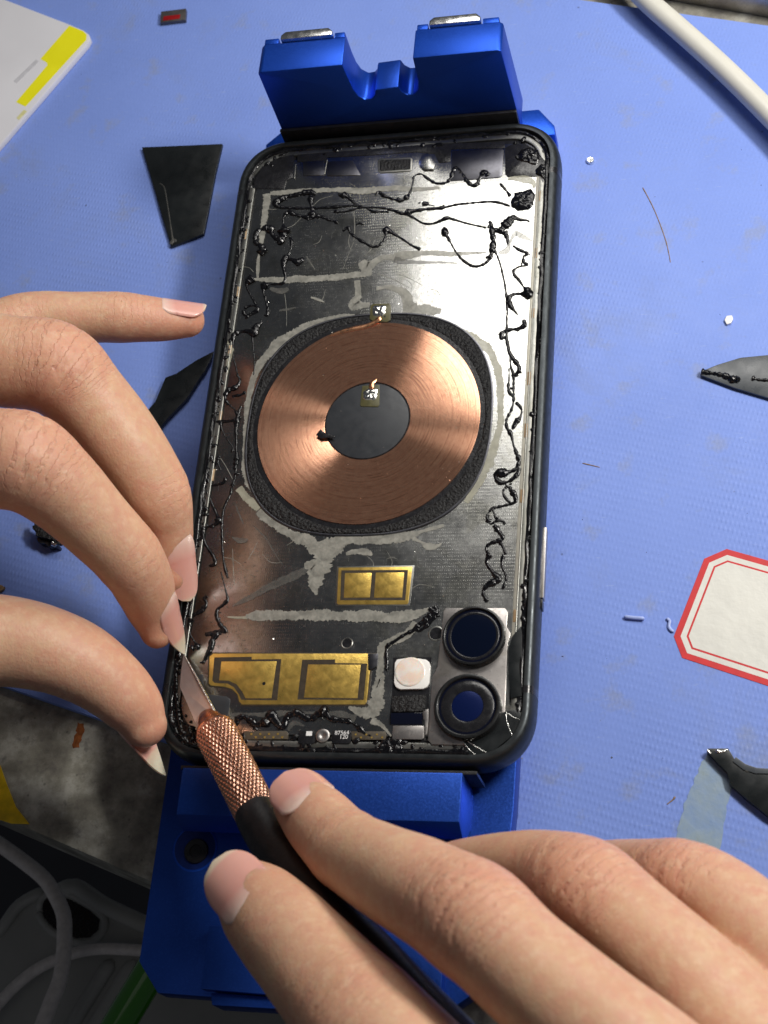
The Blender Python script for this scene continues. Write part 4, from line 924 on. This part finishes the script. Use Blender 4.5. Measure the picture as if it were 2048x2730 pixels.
m = NT('green_plastic'); m.B(Base_Color=(.05, .26, .01), Roughness=.12, Transmission_Weight=.1, Coat_Weight=.5)
q = [P(420, 2560, -60), P(300, 2760, -66)]; d = (q[1] - q[0])
o = sweep('green_tube', [(*(q[0] - d * .4), 3.9), (*q[0], 3.9), (*q[1], 3.9), (*(q[0] + d * 2.2), 3.9)], m.m, None, 24, 1, 2); tag(o, 'glossy green plastic tube below the clamp corner', 'tube')

# ================================================================== KNIFE
kn = root('pry_knife', P(640, 2080, 8), 'hobby knife with a knurled copper collar and black grip held in the right hand', 'knife')
K0 = P(574, 1950, 12.2); K1 = P(682, 2165, 19.5); ax = (K1 - K0).normalized()
upk = Vector((0, 0, 1)); sk = ax.cross(upk).normalized(); wk = sk.cross(ax).normalized(); RK = 4.05
def kpt(t, r, a): return K0 + ax * t + sk * (r * math.cos(a)) + wk * (r * math.sin(a))
def klathe(name, prof, mat, n=48, fn=None, parent=kn, bevel=0):
    vs = []; fs = []; m_ = len(prof)
    for i, (t, r) in enumerate(prof):
        for k in range(n):
            a = 2 * math.pi * k / n; rr = r + (fn(t, a) if fn else 0)
            vs.append(kpt(t, rr, a))
    for i in range(m_ - 1):
        for k in range(n): fs.append((i * n + k, i * n + (k + 1) % n, (i + 1) * n + (k + 1) % n, (i + 1) * n + k))
    fs.append(tuple(range(n))[::-1]); fs.append(tuple(range((m_ - 1) * n, m_ * n)))
    return mesh(name, vs, fs, mat, parent, True, ang=50 if not fn else 80)
LK = (K1 - K0).length + .5
M_kcop = simple('knurled_copper', (.74, .42, .30), .24, 1, .25, .8, .2, 2, .0001)
M_kcop2 = simple('smooth_copper', (.66, .28, .13), .3, 1, .2, .5)
def knurl(t, a):
    if t < .35 or t > LK - .3: return -.15
    u = a / (2 * math.pi) * 28; v = t / 1.95
    f1 = abs(((u + v) % 1) - .5) * 2; f2 = abs(((u - v) % 1) - .5) * 2
    return .30 * (min(1, min(f1, f2) * 2.0)) - .28
klathe('knurled_collar', [(t * LK / 150, RK) for t in range(151)], M_kcop, 220, knurl)
klathe('collar_ring', [(-1.6, 2.7), (-1.5, 3.0), (-.9, 3.5), (-.3, 3.75), (-.02, 3.7)], M_kcop2, 64)
klathe('chuck', [(-5.0, 1.1), (-4.6, 1.9), (-3.2, 2.45), (-1.55, 2.7)], M_kcop2, 48)
# grip follows the hand
gpts = [(*K0.lerp(K1, 1.0), 4.05)]
gq = [(K1 + ax * .25, 3.9), (K1 + ax * 1.2, 4.15), (P(745, 2270, 23.0), 4.3), (P(860, 2410, 29.5), 4.2), (P(1000, 2560, 36.5), 4.3), (P(1130, 2700, 42), 4.4), (P(1400, 2980, 54), 4.4), (P(1650, 3230, 64), 4.0)]
sweep('grip', [(*v, r) for v, r in gq], M_rubber, kn, 28, 1, .8)
# blade: thin flat steel, seen at a slant
bt = P(491, 1744, 8.6); br = P(584.8, 1921, 12.6); bl = P(521.5, 1925, 11.6); bl2 = P(481, 1833, 9.2); bm_ = P(484, 1790, 8.8)
nb = (br - bt).cross(bl - bt).normalized(); nb = nb if nb.z > 0 else -nb
ends = [bt, bm_, bl2, bl, bl + ax * 1.5, br + ax * .8, br]
vs = [v + nb * .18 for v in ends] + [v - nb * .18 for v in ends]; n = len(ends)
fs = [tuple(range(n)), tuple(range(n, 2 * n))[::-1]] + [(i, (i + 1) % n, n + (i + 1) % n, n + i) for i in range(n)]
m = NT('blade_steel'); m.B(Base_Color=m.ramp(m.noise(.4 * K_, 3), (.3, (.78, .70, .67)), (.7, (.88, .82, .79))), Metallic=.85, Roughness=.28)
blade = mesh('blade', vs, fs, m.m, kn, False)
sweep('ground_edge', [(*(bt + nb * .15), .10), (*(bt.lerp(br, .5) + nb * .15), .3), (*(br + nb * .15), .3)], M_silver, blade, 8, 1, 1)

# ================================================================== HANDS
def cam_vec(v): return (MR @ Vector(v)).normalized()
HANDS = {}
def build_hand(name, label, cat, fingers, base, nails, voxel=.55):
    samples = []      # centre, radius, finger id, s, knuckle positions, dorsal vector
    bm = bmesh.new(); fdata = {}
    for fid, f in enumerate(fingers):
        pts = []
        for (x, y, z, hw) in f['p']:
            p = P(x, y, z); pts.append((*p, hw * mmpp(p)))
        pp = catmull(pts, .7)
        P3 = [Vector(q[:3].tolist()) for q in pp]; R_ = [q[3] for q in pp]
        # rounded end (the list runs root -> tip)
        if f.get('tip', True):
            t = (P3[-1] - P3[-3]).normalized(); r0 = R_[-1]; e = P3[-1].copy(); slope = 0
            for k in range(1, 11):
                u = k / 10; P3.append(e + t * (r0 * u * f.get('tl', 1.0))); R_.append(max(.05, r0 * math.sqrt(max(0, 1 - u * u)) if f.get('tipk') is None else r0 * (1 - u ** f['tipk']) ** (1 / f['tipk'])))
        s = 0; S_ = [0]
        for i in range(1, len(P3)): s += (P3[i] - P3[i - 1]).length; S_.append(s)
        nh = cam_vec(f.get('n', (0, 0, 1))); fl = f.get('fl', (1.0, .86)); seg = 28; ring = []
        # knuckle arc positions
        kpos = []
        for (i_, wt, span) in f.get('k', []):
            kp = Vector(pts[i_][:3]); j = min(range(len(P3)), key=lambda q_: (P3[q_] - kp).length); kpos.append((S_[j], wt, span))
        frames = []
        for i, c in enumerate(P3):
            a = P3[max(i - 1, 0)]; b = P3[min(i + 1, len(P3) - 1)]; t = (b - a).normalized()
            nn = (nh - t * nh.dot(t)).normalized(); ss = t.cross(nn).normalized(); u = S_[i] / S_[-1]
            kf = fl[0] + (fl[1] - fl[0]) * min(1, max(0, (u - .55) / .4))
            kb = 0
            for sk_, wt, span in kpos: kb += wt * .07 * math.exp(-((S_[i] - sk_) / (span * .6)) ** 2)
            r = R_[i] * (1 + kb); row = []
            for k in range(seg):
                an = 2 * math.pi * k / seg
                row.append(bm.verts.new(c + ss * (math.cos(an) * r) + nn * (math.sin(an) * r * kf)))
            ring.append(row); frames.append((c, t, nn, ss, r, kf))
            samples.append((c.x, c.y, c.z, r, fid, S_[i], S_[-1], nn.x, nn.y, nn.z))
        for i in range(len(ring) - 1):
            for k in range(seg): bm.faces.new((ring[i][k], ring[i][(k + 1) % seg], ring[i + 1][(k + 1) % seg], ring[i + 1][k]))
        bm.faces.new(ring[0][::-1]); bm.faces.new(ring[-1])
        fdata[fid] = dict(frames=frames, S=S_, k=kpos, f=f)
    bmesh.ops.recalc_face_normals(bm, faces=bm.faces)
    me = bpy.data.meshes.new('tmp'); bm.to_mesh(me); bm.free()
    o = bpy.data.objects.new('tmp', me); link(o)
    md = o.modifiers.new('r', 'REMESH'); md.mode = 'VOXEL'; md.voxel_size = voxel
    md = o.modifiers.new('s', 'SMOOTH'); md.factor = .5; md.iterations = 7
    dg = bpy.context.evaluated_depsgraph_get(); me2 = bpy.data.meshes.new_from_object(o.evaluated_get(dg))
    bpy.data.objects.remove(o)
    nv = len(me2.vertices); V = np.empty(nv * 3); me2.vertices.foreach_get('co', V); V = V.reshape(-1, 3)
    NV = np.empty(nv * 3); me2.vertices.foreach_get('normal', NV); NV = NV.reshape(-1, 3)
    SM = np.array(samples); best = np.full(nv, 1e9); bi = np.zeros(nv, int)
    for a in range(0, nv, 8000):
        d = np.linalg.norm(V[a:a + 8000, None, :] - SM[None, :, :3], axis=2) - SM[None, :, 3]
        bi[a:a + 8000] = d.argmin(1)
    q = SM[bi]; s = q[:, 5]; fid = q[:, 4].astype(int); dors = (NV * q[:, 7:10]).sum(1)
    kn_ = np.zeros(nv); red = np.zeros(nv)
    for i, fd in fdata.items():
        msk = fid == i
        for sk_, wt, span in fd['k']:
            g = np.exp(-((s[msk] - sk_) / span) ** 2) * wt; kn_[msk] = np.maximum(kn_[msk], g * np.clip((dors[msk] + .15) / .6, 0, 1)); red[msk] = np.maximum(red[msk], g * .55)
        tl = fd['S'][-1]; red[msk] = np.maximum(red[msk], np.clip(1 - (tl - s[msk]) / 24, 0, 1) ** .8 * fd['f'].get('red', .8))
    # real relief: shallow transverse folds over the knuckles and soft flesh variation
    disp = np.zeros(nv)
    idx = np.nonzero(kn_ > .03)[0]
    for i in idx:
        p = V[i]; w = noise.noise(Vector((p * .16).tolist())) * 5 + s[i] * 1.7
        disp[i] -= .17 * kn_[i] * max(0, math.sin(w)) ** 4
    for i in range(0, nv): disp[i] += .10 * noise.noise(Vector((V[i] * .12).tolist()))
    V = V + NV * disp[:, None]
    off = np.array(base, float)
    me2.vertices.foreach_set('co', ((V - off) * S).ravel())
    a = me2.attributes.new('fa', 'FLOAT_VECTOR', 'POINT'); a.data.foreach_set('vector', np.stack([s, dors, kn_], 1).astype(np.float32).ravel())
    a = me2.attributes.new('red', 'FLOAT', 'POINT'); a.data.foreach_set('value', red.astype(np.float32))
    me2.polygons.foreach_set('use_smooth', [True] * len(me2.polygons)); me2.materials.clear(); me2.materials.append(M_skin); me2.name = name; me2.update()
    h = link(bpy.data.objects.new(name, me2)); h.location = Vector(base) * S; tag(h, label, cat)
    from mathutils.bvhtree import BVHTree
    bvh = BVHTree.FromPolygons([Vector(v) for v in V.tolist()], [tuple(p.vertices) for p in me2.polygons])
    for nl in nails:
        fd = fdata[nl['f']]; tl = fd['S'][-1]; fr_ = fd['frames']
        s0 = tl - nl['back']; j = min(range(len(fr_)), key=lambda q_: abs(fd['S'][q_] - s0))
        c, t, nn, ss, r, kf = fr_[j]
        nh = cam_vec(nl['n']) if 'n' in nl else nn
        nn = (nh - t * nh.dot(t)).normalized(); ss = t.cross(nn).normalized()
        L = nl['len']; Wd = nl['w'] / 2; rc = nl.get('rc', Wd * 1.15); up_ = nl.get('up', .93) * r * nl.get('kf', kf); pitch = nl.get('pitch', -.10); curl = nl.get('curl', .012)
        def hgt(y, x=0):
            o_ = c + t * y + ss * x + nn * 40; hh = bvh.ray_cast(o_, -nn)
            return (hh[0] - c).dot(nn) if hh[0] else None
        h0 = hgt(.5); h1 = hgt(nl.get('y1', .55) * L) or (h0 - 1)
        up_ = h0 + nl.get('lift', .12); pitch = (h1 - h0) / (nl.get('y1', .55) * L) + nl.get('dp', .03)
        hm = hgt(nl.get('ym', .5) * L); hm = hm if hm is not None else h0 - .5
        slp = max(-.30, min(.1, (hm - h0) / (nl.get('ym', .5) * L))) * nl.get('sk', .8)
        HY_ = []
        for i in range(42):
            y_ = L * i / 40; ln_ = h0 + slp * y_; h_ = hgt(y_)
            HY_.append(max(ln_, h_) if (h_ is not None and y_ < .7 * L) else ln_)
        for _ in range(3): HY_ = [sum(HY_[max(0, i - 3):i + 4]) / len(HY_[max(0, i - 3):i + 4]) for i in range(42)]
        HY_ = [h_ + nl.get('lift', .06) - .35 * max(0, .12 - i / 40) / .12 for i, h_ in enumerate(HY_)]
        rc = nl.get('rc', Wd * 1.35)
        NU, NVv = 22, 30; vs = []; at = []
        for b_ in range(NVv + 1):
            v = b_ / NVv
            wv = 1.0
            if v < .24: wv = max(.22, (1 - ((.24 - v) / .24) ** 2.5) ** (1 / 2.5))
            ts = nl.get('ts', .72)
            if v > ts:
                q_ = (v - ts) / (1 - ts); wv = (1 - q_ ** nl.get('te', 2.2)) ** (1 / nl.get('te', 2.2)); wv = max(wv, nl.get('tw', .05))
            for a_ in range(NU + 1):
                u = (a_ / NU * 2 - 1) * wv; x = u * Wd; th = x / rc
                back = 0
                if v < .25: back = -(1 - (u / max(wv, .01)) ** 2) * 0
                y = v * L - (.09 * L * (1 - v) * -(u * u) if v < .4 else 0)
                pos = c + t * (y) + ss * (rc * math.sin(th)) + nn * (HY_[int(v * 40)] + (HY_[min(41, int(v * 40) + 1)] - HY_[int(v * 40)]) * (v * 40 % 1) + rc * (math.cos(th) - 1))
                vs.append(pos); at.append(v)
        fs = []; w_ = NU + 1
        for b_ in range(NVv):
            for a_ in range(NU): fs.append((b_ * w_ + a_, b_ * w_ + a_ + 1, (b_ + 1) * w_ + a_ + 1, (b_ + 1) * w_ + a_))
        n0 = len(vs); vs += [p_ - nn * .35 for p_ in vs]; at += at; fs += [tuple(i + n0 for i in f_[::-1]) for f_ in fs]
        rim = [i for i in range(w_)] + [b_ * w_ + NU for b_ in range(1, NVv + 1)] + [NVv * w_ + a_ for a_ in range(NU - 1, -1, -1)] + [b_ * w_ for b_ in range(NVv - 1, 0, -1)]
        for i in range(len(rim)): a1, b1_ = rim[i], rim[(i + 1) % len(rim)]; fs.append((a1, b1_, b1_ + n0, a1 + n0))
        sc_ = nl.get('fe', 1.0)
        mesh('fingernail', vs, fs, M_nail, h, True, attrs={'nv': ('FLOAT', [min(1, v * sc_) for v in at])}, ang=60)
    return h
LH = [  # left hand, root -> tip: (photo x, photo y, height, half width in photo px)
 dict(p=[(-900,1300,40,260),(-420,1120,44,150),(-150,960,36,100),(60,862,30,82),(200,848,27,74),(330,846,24,71),(430,852,21,64),(498,853,19,52)], n=(-.15,.93,.45), k=[(3,.35,6),(5,.5,5)], fl=(1,.9), tl=.95, red=.95),
 dict(p=[(-900,1350,44,280),(-500,1100,50,190),(-200,960,50,135),(40,965,46,124),(150,985,43,122),(235,1065,38,116),(335,1190,32,112),(418,1320,25,99),(444,1400,20,80),(450,1470,16,70),(460,1530,13.5,54)], n=(.72,.55,.45), k=[(4,1.0,8),(7,.45,4)], fl=(1,.86), red=.75),
 dict(p=[(-950,1450,46,300),(-550,1300,54,200),(-250,1230,56,150),(-20,1222,53,135),(70,1235,51,130),(160,1300,46,120),(260,1400,38,106),(345,1490,30,98),(385,1562,23,91),(404,1626,18,74),(418,1678,15,52)], n=(.75,.5,.45), k=[(4,1.0,8),(7,.45,4)], fl=(1,.86), red=.85),
 dict(p=[(-950,1650,40,330),(-500,1700,40,210),(-150,1715,36,140),(0,1708,32,126),(130,1732,28,118),(230,1775,24,106),(310,1835,20,98),(360,1890,16.5,86),(386,1935,14.5,66)], n=(-.62,-.55,-.55), k=[(5,.6,8)], fl=(1,.85), red=.8, tl=.9),
 dict(p=[(-900,1250,36,240),(-500,1000,34,120),(-330,930,24,90),(-230,900,16,76),(-150,890,10,64)], n=(0,.5,.5), red=.7),
 dict(p=[(-1900,1500,60,420),(-1400,1450,52,400),(-900,1420,46,360),(-550,1400,44,260),(-320,1380,42,150)], tip=True, tl=.5),
]
LN = [dict(f=0, back=10.5, len=10.6, w=8.8, te=2.0, ts=.65, fe=.88),
      dict(f=1, back=13.5, len=15.0, w=7.6, te=2.0, ts=.66, fe=.86, n=(.60,.1,.78), sk=.5),
      dict(f=2, back=13.5, len=16.6, w=7.0, te=1.25, ts=.48, fe=1.12, n=(.80,.1,.60), sk=.5),
      dict(f=3, back=9.0, len=15.2, w=8.4, te=1.2, ts=.5, fe=1.25, tw=.04, n=(-.62,-.62,-.35), sk=.3)]
build_hand('hand', 'left hand reaching in from the left, fingertips and thumb pinching by the phone corner', 'hand', LH, P(-400, 1300, 45), LN)
RH = [
 dict(p=[(2600,3700,58,330),(2050,3150,60,210),(1750,2870,60,178),(1560,2715,60,166),(1400,2580,58,156),(1265,2455,55,150),(1130,2375,49,140),(1010,2315,42,122),(920,2262,36,106),(850,2190,30.5,96),(800,2136,26.5,78)], n=(-.1,.25,.95), k=[(5,1.0,9),(8,.5,4)], fl=(1,.86), red=.55, tl=.85),
 dict(p=[(2300,3900,56,360),(1700,3500,56,260),(1300,3100,54,200),(1090,2850,50,178),(960,2715,46,166),(850,2590,42,150),(760,2490,38,134),(690,2415,35,118),(640,2366,33,86)], n=(-.1,.1,1), k=[(4,.5,8),(6,.3,5)], fl=(1,.84), red=.5, tl=.8),
 dict(p=[(2700,3500,50,330),(2200,2990,48,200),(1990,2780,46,170),(1850,2630,45,155),(1700,2490,43,142),(1560,2372,40,132),(1440,2325,33,112),(1320,2318,26,95),(1230,2322,20,84),(1160,2332,16,70)], n=(-.1,.35,.9), k=[(5,1.0,9)], fl=(1,.9), red=.5),
 dict(p=[(2800,3300,44,300),(2350,2820,40,170),(2160,2640,38,148),(2030,2500,36,132),(1920,2400,34,120),(1810,2345,31,104),(1700,2322,24,86),(1600,2315,16,74)], n=(-.1,.4,.9), k=[(5,1.0,8)], fl=(1,.9), red=.5),
 dict(p=[(2900,3200,40,270),(2550,2760,32,130),(2400,2600,26,108),(2260,2520,16,90),(2160,2490,8,74)], n=(0,.4,.9), red=.6),
 dict(p=[(3900,5200,120,620),(3200,4300,84,470),(2700,3700,66,440),(2300,3350,58,360),(2000,3100,54,240)], tip=True, tl=.5),
]
RN = [dict(f=0, back=12.6, len=12.2, w=11.6, te=2.3, ts=.58, fe=.82, n=(.10,.48,.85), rc=7.4),
      dict(f=1, back=14.6, len=14.6, w=12.0, te=2.3, ts=.55, fe=.92, n=(-.02,.22,1), rc=8.2)]
build_hand('hand', 'right hand with thumb and index finger holding the knife grip', 'hand', RH, P(1900, 3000, 50), RN)
